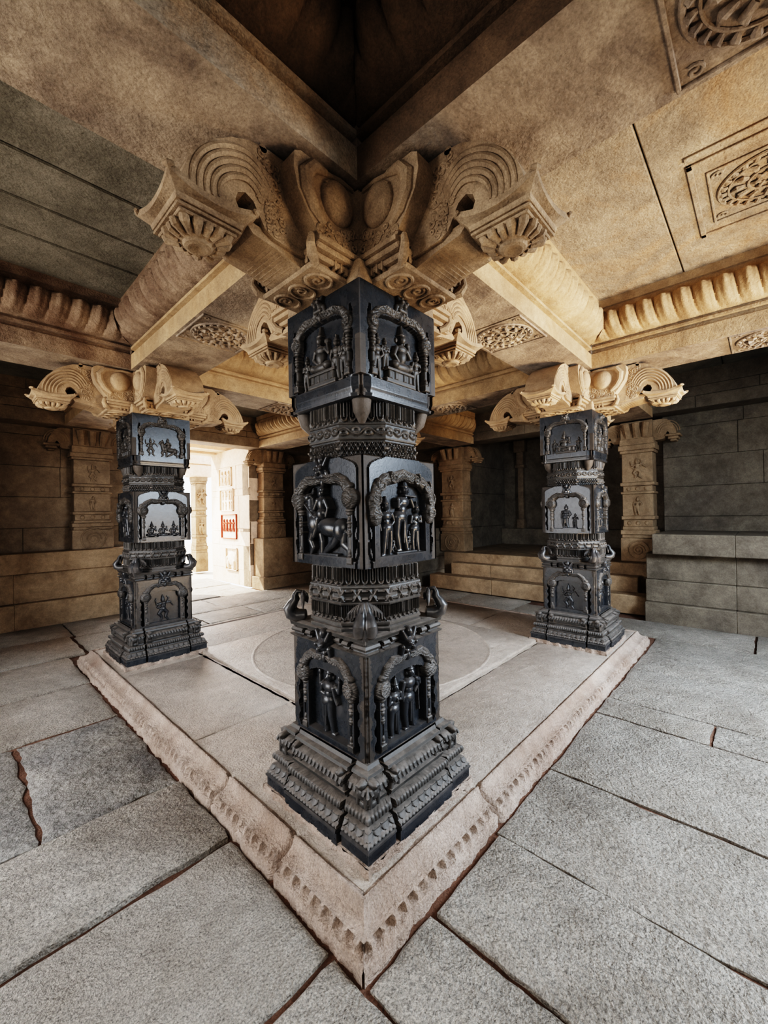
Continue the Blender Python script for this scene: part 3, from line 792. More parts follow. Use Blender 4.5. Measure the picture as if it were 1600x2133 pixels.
make_capital((*CEN[2], 0), 'sand-coloured bracket capital on the left pillar beside the doorway')
make_capital((*CEN[3], 0), 'sand-coloured bracket capital on the far pillar behind the nearest one')

# ------------------------------------------------------------------ floor slabs
def slab(mb, x0, x1, y0, y1, zt, zb=-.09, jit=.006, step=.05, mi=0, inset=.012, drop=.008, amp=.0):
    def edge(a, b):
        L = hypot(b[0]-a[0], b[1]-a[1]); n = max(2, int(L/step)); return [(a[0]+(b[0]-a[0])*i/n, a[1]+(b[1]-a[1])*i/n) for i in range(n)]
    C = [(x0, y0), (x1, y0), (x1, y1), (x0, y1)]; o = []
    for i in range(4): o += edge(C[i], C[(i+1) % 4])
    k = len(o); j = rng.normal(0, jit, (k, 2)); j = (j+np.roll(j, 1, 0)+np.roll(j, -1, 0))/1.8
    o = np.array(o)+j; c = np.array([(x0+x1)/2, (y0+y1)/2])
    d = c-o; ins = o+np.sign(d)*np.minimum(np.abs(d), inset+np.abs(j[:, ::-1]))
    V = [(p[0], p[1], zb) for p in o]+[(p[0], p[1], zt-drop) for p in o]+[(p[0], p[1], zt) for p in ins]
    F = [(i, (i+1) % k, k+(i+1) % k, k+i) for i in range(k)]+[(k+i, k+(i+1) % k, 2*k+(i+1) % k, 2*k+i) for i in range(k)]
    F.append(tuple(range(2*k, 3*k)))
    mb.add(V, F, mi)
mb = MB()
SX, SY = 4.493, 4.307
g = .0145
XR = 5.5
# strips on the left side (x < 0) : seams parallel to x
ys = [-3.2, -1.6, -.75, .14, .88, 1.505, 2.70, 3.62, 4.62, 5.60, 6.5]
for i in range(len(ys)-1):
    a, b = ys[i]+g, ys[i+1]-g
    cuts = {0: [-3.3, -1.6, 0], 1: [-3.3, -1.0, -.008], 2: [-3.3, -1.3, -.008], 3: [-3.3, -1.35, -.008], 4: [-3.3, -1.5, -.008], 5: [-3.3, -.615, -.008], 6: [-3.3, -1.1, -.008], 7: [-3.3, -1.2, -.008], 8: [-3.3, -1.4, .15], 9: [-3.3, -.6, .2]}[i]
    for p, q in zip(cuts[:-1], cuts[1:]):
        slab(mb, p+g, q-g*.8, a, b, {4: .012, 5: -.004, 6: -.012}.get(i, 0)+random.uniform(-.004, .004), mi=(1 if i in (5,) or (i == 4 and p > -1.6) and False else 0), jit=.009 if i == 5 else .005)
# strips on the near side (y < 0) : seams parallel to y
xs = [0, .335, .848, 1.50, 2.39, 2.72, 3.55, 4.75, 5.52]
for i in range(len(xs)-1):
    a, b = xs[i]+g*.6, xs[i+1]-g*.6
    cuts = {0: [-3.2, -1.5, -.008], 1: [-3.2, -.02], 2: [-3.2, -1.9, -.008], 3: [-3.2, -1.7, -.008], 4: [-3.2, -1.6, -.69, -.008], 5: [-3.2, -1.7, -.008], 6: [-3.2, -1.6, -.008], 7: [-3.2, -.87, .6]}[i]
    for p, q in zip(cuts[:-1], cuts[1:]): slab(mb, a, b, p+g*.6, q-g, random.uniform(-.005, .004)+(.01 if i == 7 and p < -.9 else 0), jit=.004)
# far side strips beyond the platform, on the right and at the back
for (a, b, c, d) in ((4.52, 5.5, .6, 1.9), (4.52, 5.74, 1.9, 3.0), (4.52, 5.74, 3.0, 4.2), (4.52, 5.5, 4.2, 5.4), (4.52, 5.5, 5.4, 6.5),
                     (.17, 1.1, 4.34, 4.75), (1.1, 2.3, 4.34, 4.75), (2.3, 4.5, 4.34, 4.75), (.17, 1.6, 4.75, 5.48), (1.6, 2.45, 4.75, 5.48), (2.45, 4.5, 4.75, 5.48),
                     (.2, 2.2, 5.48, 6.48), (2.2, 4.5, 5.48, 6.48)):
    slab(mb, a+g*.6, b-g*.6, c+g*.6, d-g*.6, random.uniform(-.006, .004), jit=.004)
# passage beyond the threshold
for i in range(4):
    for j in range(3): slab(mb, .95+j*.82+g, .95+(j+1)*.82-g, 6.54+i*.62, 6.54+(i+1)*.62-g, random.uniform(-.01, .012), jit=.006)
mb.add([(-3.4, -3.3, -.022), (6.6, -3.3, -.022), (6.6, 7, -.022), (-3.4, 7, -.022)], [(0, 1, 2, 3)], 2)
mb.build('floor', [M['floor'], M['floor_r'], M['dirt']], kind='structure')

# ------------------------------------------------------------------ platform
plat = empty('stone_platform', (0, 0, 0), label='low square stone platform with scalloped moulded edge under the four black pillars', cat='platform')
def edge_mb(L, seed, notch=True, cuts=()):
    """moulded kerb running along +X from the mitred corner (0,0) to (L,0); outer face at y=0"""
    r = np.random.default_rng(seed); s = np.arange(0, L+.008, .008)
    pr = [(.0, -.04), (.0, .026), (.004, .032), (.016, .036), (.014, .040), (.018, .052), (.022, .064), (.034, .0685), (.050, .071), (.068, .078), (.083, .090), (.093, .106), (.098, .122), (.102, .128), (.110, .128), (.116, .117), (.122, .1145), (.150, .1145)]
    S = s[None, :]*np.ones((len(pr), 1)); O = np.array([p[0] for p in pr])[:, None]*np.ones((1, len(s))); Z = np.array([p[1] for p in pr])[:, None]*np.ones((1, len(s)))
    rough = np.convolve(r.normal(0, 1, len(s)+12), np.ones(7)/7, 'same')[:len(s)]
    rough2 = np.convolve(r.normal(0, 1, len(s)+40), np.ones(25)/25, 'same')[:len(s)]
    for i in range(len(pr)):
        w = 1.0 if i < 4 else (.35 if i < 7 else .12)
        O[i] += w*(.010*rough+.016*rough2)
    if notch:
        per = .062; u = (np.mod(s/per, 1)-.5)*2
        nt_ = np.clip(1-(np.abs(u)/.66)**2, 0, 1)**.6
        for i, a in ((4, .030), (5, .044), (6, .034)): O[i] += a*nt_
        Z[4] -= .006*nt_; Z[6] += .004*nt_
    for c in cuts:
        wv = np.exp(-((s-c)/.012)**2); O -= -.03*wv*(O < .1); Z -= .02*wv*(Z > .03)
    # mitre
    S2 = np.clip(S, O, L-O)
    P = np.stack([S2, O, Z], -1)
    return P
def add_edge(P, f, flip=False):
    mb = MB(); Q = f(P); mb.grid(Q, flip=flip); return mb
e1 = edge_mb(SX, 1, cuts=(.92,)); e2 = edge_mb(SY, 2, cuts=(1.14, .55)); e3 = edge_mb(SX, 3); e4 = edge_mb(SY, 4)
MBs = [add_edge(e1, lambda P: P), add_edge(e2, lambda P: np.stack([P[..., 1], P[..., 0], P[..., 2]], -1), True),
       add_edge(e3, lambda P: np.stack([P[..., 0], SY-P[..., 1], P[..., 2]], -1), True), add_edge(e4, lambda P: np.stack([SX-P[..., 1], P[..., 0], P[..., 2]], -1))]
for m_ in MBs: fixn(m_.build('moulded_edge', M['edge'], plat, sharp=1.0))
mb = MB()
I = .13
for (a, b, c, d) in ((I, .835, I, 1.62), (I, .835, 1.63, 3.15), (I, .835, 3.16, SY-I), (.845, 3.39, I, .80), (3.40, SX-I, I, 1.7), (3.40, SX-I, 1.71, SY-I), (.845, 3.39, 3.3, SY-I), (.80, 3.42, .78, 3.32)):
    slab(mb, a, b, c, d, .120, .0, jit=.003, inset=.006, drop=.004)
mb.build('top_slabs', M['platform'], plat)
# rough dark stubble around the pillar foot
mb = MB()
n = 60
for (X0, X1, Y0, Y1, ) in ((.135, .95, .12, .150), ):
    pass
cs = empty('centre_slab', (2.11, 2.05, 0), label='pale square floor slab with a raised circle between the four pillars', cat='slab')
mb = MB(); slab(mb, .852-2.11, 3.375-2.11, .822-2.05, 3.29-2.05, .146, .1205, jit=.005, inset=.010, drop=.008); mb.build('slab', M['platform'], cs)
mb = MB()
pr = [(1.205, .140), (1.200, .149), (1.192, .153), (1.182, .153), (1.175, .149), (1.168, .1475), (.02, .1475)]
ns = 120; V = []; F = []
for r_, z_ in pr:
    for k in range(ns): V.append((r_*cos(2*pi*k/ns), r_*sin(2*pi*k/ns), z_))
for i in range(len(pr)-1):
    for k in range(ns): F.append((i*ns+k, i*ns+(k+1) % ns, (i+1)*ns+(k+1) % ns, (i+1)*ns+k))
mb.add(V, F); mb.build('raised_circle', M['edge'] if False else M['platform'], cs)

# ------------------------------------------------------------------ beams and cornices
BW = .262; ZS = 2.892; ZC = 3.47
def cornice_grid(L, mit0=True, mit1=True, seed=0, per=.135, amp=.046):
    """profile on the +offset side: (offset, z). runs s in [0,L]"""
    pr = [(0, ZS), (0, 3.030), (-.032, 3.036), (-.032, 3.068), (0.004, 3.074), (.004, 3.096), (-.022, 3.100), (-.022, 3.120)]
    pet = [(.000, 3.122), (.026, 3.128), (.052, 3.137), (.078, 3.151), (.102, 3.170), (.122, 3.193), (.138, 3.220), (.150, 3.250), (.156, 3.282), (.155, 3.312), (.146, 3.335)]
    end = [(.115, 3.345), (.085, 3.360), (.085, 3.40), (.105, 3.405), (.105, ZC+.05)]
    allp = pr+pet+end; n = max(8, int(L/.009)); s = np.linspace(0, L, n)
    O = np.array([p[0] for p in allp])[:, None]*np.ones((1, n)); Z = np.array([p[1] for p in allp])[:, None]*np.ones((1, n)); S = s[None, :]*np.ones((len(allp), 1))
    u = (np.mod(s/per, 1)-.5)*2
    for i in range(len(pr), len(pr)+len(pet)):
        v = (i-len(pr))/(len(pet)-1)
        us = (np.mod((s+.05*(1-v)**1.5)/per, 1)-.5)*2; u = us
        wdt = .55+.45*np.sqrt(max(0, 1-((v-.62)/.62)**2))
        sh = np.sqrt(np.clip(1-(u/wdt)**2, 0, 1))
        inner = np.cos(u*pi*2)*.14*(np.abs(u) < .75)
        O[i] += amp*(sh+inner-.6)*min(1, .35+v*1.2)
    S2 = S.copy()
    if mit0: S2 = np.maximum(S2, O)
    if mit1: S2 = np.minimum(S2, L-O)
    return np.stack([S2, O, Z], -1)
def medallion_mb(sc=.20, kind=0):
    """round flower medallion in a square frame, on the underside, centred at 0; y is across"""
    mb = MB()
    fr = .235
    for (a, b, c, d) in ((-fr-.014, -fr, -fr, fr), (fr, fr+.014, -fr, fr)): mb.box(a, b, c, d, -.010, .005, bev=.003)
    for y in (-fr, fr): mb.box(-fr-.014, fr+.014, y-.006, y+.006, -.010, .005, bev=.003)
    for R, r in ((.205, .010), (.165, .006), (.085, .008), (.045, .007)):
        mb.tube([(R*cos(t), R*sin(t), -.004) for t in np.linspace(0, 2*pi, 49)], r, 6, cap=False)
    for k in range(24):
        a = 2*pi*k/24; mb.tube([(.172*cos(a), .172*sin(a), -.002), (.190*cos(a), .190*sin(a), -.010), (.206*cos(a+.06), .206*sin(a+.06), -.002)], [.008, .016, .006], 6)
    for k in range(12):
        a = 2*pi*k/12; mb.tube([(.10*cos(a), .10*sin(a), -.002), (.130*cos(a+.1), .130*sin(a+.1), -.012), (.156*cos(a-.05), .156*sin(a-.05), -.003)], [.012, .018, .007], 6)
    for k in range(8):
        a = 2*pi*k/8; mb.tube([(.03*cos(a), .03*sin(a), -.004), (.055*cos(a), .055*sin(a), -.014), (.075*cos(a), .075*sin(a), -.004)], [.008, .012, .006], 6)
    for sx in (-1, 1):
        for sy in (-1, 1): mb.tube([(p[0], p[1], -.002) for p in spiral(sx*.195, sy*.195, .028, 1.2, 1)], .006, 6)
    return mb
MED = {}
def med_obj(par, loc, flat=False, rz=0):
    if 'o' not in MED:
        o = medallion_mb().build('medallion', M['soffit'], par); MED['o'] = o
    else: o = inst(MED['o'], par)
    o.location = loc; o.rotation_euler[2] = rz
    if flat: o.scale = (1, 1, .7)
    return o
def beam(kind, a0, a1, c, label, med=None, mats=None, shade_tone=None, side_l=True, side_r=True, endcut=True, half=BW):
    """kind 'x': runs along x from a0 to a1 (between cross beam faces) at y=c"""
    L = a1-a0
    root = empty('ceiling_beam', ((a0, c, 0) if kind == 'x' else (c, a0, 0)), rz=(0 if kind == 'x' else pi/2), label=label, cat='beam', group='carved stone ceiling beams')
    # local: runs +X, centre y=0
    mb = MB(); mb.add([(0, -half, ZS), (L, -half, ZS), (L, half, ZS), (0, half, ZS)], [(3, 2, 1, 0)])
    mb.add([(0, -half+.01, ZS+.004), (L, -half+.01, ZS+.004), (L, half-.01, ZS+.004), (0, half-.01, ZS+.004), (0, -half+.01, 3.5), (L, -half+.01, 3.5), (L, half-.01, 3.5), (0, half-.01, 3.5)],
           [(4, 5, 6, 7), (0, 4, 7, 3), (1, 2, 6, 5)])
    mb.build('soffit', M['soffit'], root)
    G = cornice_grid(L)
    FM = {'r': M['ceil'], 'l': M['shade_tone'], 'd': M['petal_dull']}.get(shade_tone, M['beam']); BM = M['petal_dull'] if shade_tone in ('d', 'p') else M['beam']; FB = M['petal_dull'] if shade_tone == 'd' else M['beam']  # painted shade for near-bay sides, dull stone for other chosen beams
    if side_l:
        mb = MB(); Q = np.stack([G[:8, :, 0], half+G[:8, :, 1], G[:8, :, 2]], -1); mb.grid(Q, flip=False); mb.build('fascia', FM if shade_tone == 'l' else FB, root, sharp=.6)
        mb = MB(); Q = np.stack([G[7:, :, 0], half+G[7:, :, 1], G[7:, :, 2]], -1); mb.grid(Q, flip=False); fx = mb.build('petal_cornice', M['shade_tone'] if shade_tone == 'l' else BM, root, sharp=.9)
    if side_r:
        mb = MB(); Q = np.stack([G[:8, :, 0], -half-G[:8, :, 1], G[:8, :, 2]], -1); mb.grid(Q, flip=True); mb.build('fascia', FM if shade_tone == 'r' else FB, root, sharp=.6)
        mb = MB(); Q = np.stack([G[7:, :, 0], -half-G[7:, :, 1], G[7:, :, 2]], -1); mb.grid(Q, flip=True); fx = mb.build('petal_cornice', M['shade_tone'] if shade_tone == 'r' else BM, root, sharp=.9)
    if med is not None: med_obj(root, (med-a0, 0, ZS))
    return root
XA, XB = PX, PX+DX; YA, YB = PY, PY+DY; WX = 6.42; WY = 6.55; BX = -2.61; BY = -2.57
midx, midy = (XA+XB)/2, (YA+YB)/2
beam('x', BX+BW, XA-BW, YA, 'ceiling beam overhead running left out of the picture from the nearest capital', shade_tone='r')
beam('y', BY+BW, YA-BW, XA, 'ceiling beam overhead running right from the nearest capital, large carved medallion on its underside', med=-1.02, shade_tone='l')
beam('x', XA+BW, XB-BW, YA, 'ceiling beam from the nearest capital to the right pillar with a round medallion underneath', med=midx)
beam('y', YA+BW, YB-BW, XA, 'ceiling beam from the nearest capital to the left pillar, pale side with worn petals', med=midy, shade_tone='p')
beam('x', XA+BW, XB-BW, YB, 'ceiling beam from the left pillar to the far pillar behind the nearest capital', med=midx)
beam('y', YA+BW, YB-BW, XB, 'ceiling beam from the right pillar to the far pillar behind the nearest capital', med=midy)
beam('x', BX+BW, XA-BW, YB, 'ceiling beam running left from the left pillar with a row of petals', shade_tone='d')
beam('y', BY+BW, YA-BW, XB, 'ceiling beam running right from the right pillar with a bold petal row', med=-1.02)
beam('x', XB+BW, WX, YA, 'short dark ceiling beam from the right pillar to the wall pier')
beam('x', XB+BW, WX, YB, 'short ceiling beam from the far pillar to the pier left of the steps')
beam('y', YB+BW, WY, XA, 'short ceiling beam from the left pillar to the wall left of the doorway')
beam('y', YB+BW, WY, XB, 'short warm ceiling beam from the far pillar to the wall right of the doorway')
beam('x', BX+BW, XA-BW, BY, 'ceiling beam behind the viewer closing the near bay'); beam('y', BY+BW, YA-BW, BX, 'ceiling beam behind the viewer on the left closing the near bay')
beam('x', XA+BW, XB-BW, BY, 'ceiling beam over the side entrance behind the viewer'); beam('y', YA+BW, YB-BW, BX, 'ceiling beam over the left entrance behind the viewer')
for i, (cx_, cy_) in enumerate([(x, y) for x in (BX, XA, XB) for y in (BY, YA, YB)]):
    mb = MB(); mb.box(cx_-BW, cx_+BW, cy_-BW, cy_+BW, ZS, 3.5); mb.build('trim_%d' % (i+1), M['soffit'], kind='structure')

# ceiling slabs per bay
mb = MB()
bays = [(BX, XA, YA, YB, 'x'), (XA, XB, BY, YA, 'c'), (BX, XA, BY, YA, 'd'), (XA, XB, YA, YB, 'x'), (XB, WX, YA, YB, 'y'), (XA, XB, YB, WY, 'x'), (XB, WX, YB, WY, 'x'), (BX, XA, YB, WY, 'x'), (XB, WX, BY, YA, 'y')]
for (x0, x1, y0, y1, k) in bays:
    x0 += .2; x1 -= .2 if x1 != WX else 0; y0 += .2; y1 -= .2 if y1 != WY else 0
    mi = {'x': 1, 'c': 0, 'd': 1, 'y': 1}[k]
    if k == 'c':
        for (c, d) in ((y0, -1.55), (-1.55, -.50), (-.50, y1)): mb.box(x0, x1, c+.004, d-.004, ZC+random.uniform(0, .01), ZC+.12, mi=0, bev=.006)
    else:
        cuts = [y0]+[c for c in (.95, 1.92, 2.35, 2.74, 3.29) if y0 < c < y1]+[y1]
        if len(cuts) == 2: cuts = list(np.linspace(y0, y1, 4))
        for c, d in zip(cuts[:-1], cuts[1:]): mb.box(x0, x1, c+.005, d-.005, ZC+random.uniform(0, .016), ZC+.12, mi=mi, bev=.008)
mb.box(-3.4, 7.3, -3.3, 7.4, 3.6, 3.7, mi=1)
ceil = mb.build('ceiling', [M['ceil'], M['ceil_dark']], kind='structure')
# carved framed panel on the right-bay ceiling
o = empty('ceiling_relief_panel', (2.45, -1.02, 0), label='low carved scroll panel in a square frame on the pale ceiling at upper right', cat='relief')
m2 = medallion_mb().build('scroll_medallion', M['ceil'], o); m2.location = (0, 0, ZC+.002); m2.scale = (1.15, 1.15, .8)
mb = MB()
for (a, b, c, d) in ((-.42, -.38, -.36, .36), (.38, .42, -.36, .36), (-.42, .42, -.36, -.33), (-.42, .42, .33, .36), (-.50, -.46, -.2, .36)): mb.box(a, b, c, d, ZC-.008, ZC+.02, bev=.003)
mb.build('frame', M['ceil'], o)

# ------------------------------------------------------------------ walls
def ashlar_y(mb, x0, x1, yf, z0, z1, th=.25, courses=None, mi=0, sgn=1, bl=1.1, seed=0):
    """blocks whose visible face is at y=yf (block extends to yf+sgn*th)"""
    r = random.Random(seed); zs = courses or list(np.arange(z0, z1, .46))+[z1]
    for a, b in zip(zs[:-1], zs[1:]):
        x = x0
        while x < x1-.05:
            w = bl*r.uniform(.7, 1.35); e = min(x1, x+w)
            if x1-e < .25: e = x1
            f = yf+r.uniform(-.003, .006)
            mb.box(x+.002, e-.002, f, yf+sgn*th, a+.002, b-.002, mi, bev=.004); x = e
    # backing
    mb.box(x0, x1, yf+sgn*.03, yf+sgn*(th+.03), z0, z1, mi)
def ashlar_x(mb, y0, y1, xf, z0, z1, th=.25, mi=0, sgn=1, bl=1.1, seed=0, courses=None):
    r = random.Random(seed); zs = courses or list(np.arange(z0, z1, .46))+[z1]
    for a, b in zip(zs[:-1], zs[1:]):
        y = y0
        while y < y1-.05:
            w = bl*r.uniform(.7, 1.35); e = min(y1, y+w)
            if y1-e < .25: e = y1
            f = xf+r.uniform(-.003, .006)
            mb.box(f, xf+sgn*th, y+.002, e-.002, a+.002, b-.002, mi, bev=.004); y = e
    mb.box(xf+sgn*.03, xf+sgn*(th+.03), y0, y1, z0, z1, mi)
# wall with the bright doorway (plane y=6.95)
mb = MB()
ashlar_y(mb, -3.3, 1.18, 6.95, 0, 3.62, seed=1); ashlar_y(mb, 3.42, 7.0, 6.95, 0, 3.62, seed=2)
ashlar_y(mb, .93, 3.42, 6.97, 3.0, 3.62, seed=3)
mb.build('wall_left', M['wall'], kind='structure')
mb = MB(); ashlar_y(mb, -3.3, 7.0, 6.56, 2.892, 3.58, th=.36, courses=[2.892, 3.08, 3.2, 3.34, 3.58], bl=2.5, seed=3); mb.build('trim_11', M['wall'], kind='structure')
# wall with the steps (plane x=6.85)
mb = MB(); ashlar_x(mb, -3.3, .2, 6.85, 0, 3.62, seed=4); mb.build('wall_right', M['wall_d'], kind='structure')
mb = MB(); ashlar_x(mb, 4.25, 7.2, 6.85, 0, 3.62, seed=5); mb.build('wall_right_far', M['wall_d'], kind='structure')
mb = MB()
ashlar_x(mb, .2, 4.25, 6.95, 3.0, 3.62, seed=6)
mb.build('wall_right_upper', M['wall_d'], kind='structure')
# sides and back of the inner chamber
mb = MB()
ashlar_y(mb, 6.9, 9.3, 4.05, .6, 3.3, seed=7, courses=[.6, 1.15, 1.95, 2.6, 3.3]); mb.build('wall_chamber_left', M['wall_d'], kind='structure')
mb = MB(); ashlar_y(mb, 6.9, 9.3, .05, .6, 3.3, seed=8, sgn=-1); mb.build('wall_chamber_right', M['wall_d'], kind='structure')
mb = MB()
ashlar_x(mb, 0, 4.1, 9.15, .6, 3.3, seed=9, courses=[.6, 1.1, 2.4, 3.3], bl=1.6)
mb.build('wall_chamber_back', M['wall_d'], kind='structure')
mb = MB(); mb.box(6.9, 9.4, 0, 4.1, 3.3, 3.4); mb.build('ceiling_chamber', M['wall_d'], kind='structure')
mb = MB(); ashlar_x(mb, -3.3, 6.5, 6.45, 2.95, 3.58, th=.36, courses=[2.95, 3.12, 3.26, 3.58], bl=2.5, seed=6); mb.build('trim_12', M['wall_d'], kind='structure')
# walls behind the viewer, with the two open entrances
mb = MB(); ashlar_x(mb, -3.3, .85, -3.0, 0, 3.62, sgn=-1, seed=10); ashlar_x(mb, 3.35, 7.2, -3.0, 0, 3.62, sgn=-1, seed=11); ashlar_x(mb, .85, 3.35, -3.0, 2.9, 3.62, sgn=-1, seed=12)
mb.build('wall_behind_left', M['wall'], kind='structure')
mb = MB(); ashlar_y(mb, -3.3, .85, -3.0, 0, 3.62, sgn=-1, seed=13); ashlar_y(mb, 3.35, 7.2, -3.0, 0, 3.62, sgn=-1, seed=14); ashlar_y(mb, .85, 3.35, -3.0, 2.9, 3.62, sgn=-1, seed=15)
mb.build('wall_behind_right', M['wall'], kind='structure')

# benches
def bench(name_label, parts, mat):
    xs_ = parts[0][1]
    root = empty('stone_bench', parts[0][1], label=name_label, cat='bench', group='stone benches along the walls')
    ox, oy, oz = parts[0][1]
    for nm, boxes in parts[1:]:
        mb = MB()
        for b in boxes: mb.box(b[0]-ox, b[1]-ox, b[2]-oy, b[3]-oy, b[4], b[5], bev=.008)
        mb.build(nm, mat, root)
    return root
def bench_y(x0, x1, label, cuts=()):
    c = [x0]+list(cuts)+[x1]
    bench(label, [('o', ((x0+x1)/2, 6.75, 0)),
                  ('base_course', [(a, b, 6.47, 6.93, -.02, .345) for a, b in zip(c[:-1], c[1:])]),
                  ('riser', [(a, b, 6.57, 6.93, .345, .755) for a, b in zip(c[:-1], c[1:])]),
                  ('seat_slab', [(a+.001, b-.001, 6.49, 6.93, .755, 1.035) for a, b in zip([x0]+[q-.2 for q in cuts], [q-.2 for q in cuts]+[x1])])], M['bench'])
bench_y(-2.98, 1.16, 'long stone bench along the dark wall behind the left pillar', (-1.7, -.3))
# bench right of the doorway has a low base and a high riser
bench('stone bench block against the wall just right of the bright doorway', [('o', (4.6, 6.75, 0)),
      ('base_course', [(3.44, 4.7, 6.46, 6.93, -.02, .24), (4.7, 5.5, 6.46, 6.93, -.02, .24)]), ('riser', [(3.49, 4.6, 6.53, 6.93, .24, 1.03), (4.6, 5.7, 6.53, 6.93, .24, 1.03)])], M['bench'])
def bench_x(y0, y1, label, cuts):
    c = [y0]+list(cuts)+[y1]; pr = list(zip(c[:-1], c[1:]))
    bench(label, [('o', (6.1, (y0+y1)/2, 0)), ('base_course', [(5.52, 6.8, a, b, -.02, .25) for a, b in pr]), ('plinth', [(5.60, 6.8, a, b, .25, .545) for a, b in pr]),
                  ('riser', [(5.66, 6.8, a, b+.0, .545, .90) for a, b in pr]), ('seat_slab', [(5.50, 6.8, a, b-.1*(b == y1),   .90, 1.165) for a, b in pr])], M['wall_d'])
bench_x(-2.98, .24, 'dark stepped stone bench along the wall at the right edge', (-2.1, -.7))
bench_x(4.3, 6.4, 'stone bench between the steps and the doorway corner', (5.3,))

# steps
for i, (x0, x1, y0, y1, z1, lab) in enumerate([(5.75, 6.07, .25, 4.02, .27, 'lowest stone step below the inner chamber, pale splash on it'), (6.05, 6.32, .42, 3.70, .492, 'middle stone step below the inner chamber'), ]):
    mb = MB(); cc = [y0, y0+1.3, y0+2.4, y1]
    for a, b in zip(cc[:-1], cc[1:]): mb.box(x0, x1-.025, a+.001, b-.001, 0, z1, bev=.012)
    mb.build('stone_step', M['bench'], label=lab, cat='step')
mb = MB(); mb.box(6.3, 9.14, .24, 4.04, 0, .672, bev=.012); mb.box(6.82, 9.14, .06, .24, 0, .672, bev=.012); mb.build('chamber_floor', M['bench'], label='raised floor slab of the dark inner chamber at the top of the steps', cat='slab')
mb = MB(); mb.box(8.9, 9.15, .1, 4.04, .672, 1.07, bev=.01); mb.build('chamber_bench', M['wall_d'], label='low dark stone bench at the back of the inner chamber', cat='bench')

# pilasters and piers
def pier_mb(w, d, z0, z1, back=None):
    """square pier with blocks and octagonal necks; front faces -Y, origin centre"""
    parts = []
    H = z1-z0; mb = MB()
    def blk(a, b, r, bev=.008): mb.box(-w*r, w*r, -d*r, d if back is None else back, z0+H*a, z0+H*b, bev=bev)
    blk(0, .20, 1.0); blk(.20, .23, .93); blk(.23, .27, 1.0); blk(.27, .30, .9); blk(.30, .36, .84)
    blk(.36, .39, .95); blk(.39, .58, .88); blk(.58, .60, .96); blk(.60, .65, .84); blk(.65, .68, .98); blk(.68, .93, .88); blk(.93, .955, .98); blk(.955, 1.0, 1.06)
    parts.append(('shaft', mb))
    def rl(pr, nm='carved_figure'):
        m_ = MB(); relief(m_, pr, d*.88, res=.006, skirt=.02); parts.append((nm, m_))
    rl(shift(fig_stand('down', .7, .03), 0, z0+H*.40, H*.16)); rl(shift(fig_dance(), 0, z0+H*.71, H*.17))
    mb = MB(); relief(mb, poly(spiral(0, z0+H*.10, w*.62, 1.0, 0, 1, 20, .9), .012)+poly(spiral(0, z0+H*.10, w*.4, 2.0, 0, 1, 20, .2), .010), d, res=.006)
    parts.append(('scroll_carving', mb))
    for zz in (.625, .33):
        for s in (-w*.5, 0, w*.5):
            mb = MB(); relief(mb, [ell(s, z0+H*zz, .03, .035, 0, .02)], d*.84, res=.006); parts.append(('rosette', mb))
    return parts
def small_capital_mb(w, zb=2.52, zt=2.89, reach=.55, back=.02):
    """bracket capital with arms left and right"""
    k = (zt-zb)/(2.88-2.49); out = []
    mb = MB(); mb.box(-w, w, -w, back, zb, zb+.10, bev=.006); mb.box(-w*.92, w*.92, -w*.92, back, zb+.10, zt-.002)
    for s in (-.5, 0, .5): mb.tube([(s*w, -w*.92, zb+.12), (s*w*1.05, -w*.98, zb+.22), (s*w*1.2, -w*1.05, zt-.03)], [w*.16, w*.2, w*.22], 8)
    out.append(('capital_block', mb))
    for sg in (-1, 1):
        mb = MB()
        P = [(sg*((r-.24)*reach/.7+w*.7), zb+(z-2.49)*k) for r, z in ARM_OUT+ARM_IN]
        mb.prism(P, -w*.55, back, 'y')
        c = sg*((.82-.24)*reach/.7+w*.7)
        mb.box(c-.10, c+.10, -w*.62, back, zb+.09, zb+.125, bev=.01); mb.box(c-.07, c+.07, -w*.5, back, zb+.05, zb+.09, bev=.01); mb.box(c-.045, c+.045, -w*.35, back, zb+.02, zb+.05, bev=.01)
        cc = sg*((.705-.24)*reach/.7+w*.7)
        for f in (0, .3, .6):
            mb.tube([(cc+sg*(.15-.09*f)*cos(a), -w*.55, zb+.17*k+(.17-.11*f)*sin(a)) for a in np.linspace(0, pi, 14)], .008, 6)
        out.append(('bracket_arm', mb))
    return out
def pilaster(loc, rz, label, w=.27, d=.24, z0=0, z1=2.52, mat=None, pmat=None, capital=True, back=.02):
    root = empty('wall_pilaster', loc, rz, label=label, cat='pilaster', group='carved wall pilasters')
    for nm, mb in pier_mb(w, d, z0, z1, back): mb.build(nm, mat or M['wall'], root)
    if capital:
        for nm, mb in small_capital_mb(w*.98, z1, 2.89, reach=.36, back=back): fixn(mb.build(nm, mat or M['wall'], root))
    return root
pilaster((.64, 6.92, 0), 0, 'carved pilaster on the bench against the dark wall left of the left pillar', z0=1.035, mat=M['wall'])
pilaster((3.85, 6.90, 0), 0, 'carved pilaster on the wall right of the bright doorway', z0=1.03, mat=M['bench'])
pilaster((6.75, 3.95, 0), -pi/2, 'carved pier at the left end of the steps, flat capital above', back=.09, w=.30, d=.27, z0=.672, mat=M['bench'])
pilaster((6.75, .50, 0), -pi/2, 'carved pier behind the right pillar with two small figures', back=.09, w=.24, d=.24, z0=.672, mat=M['bench'])
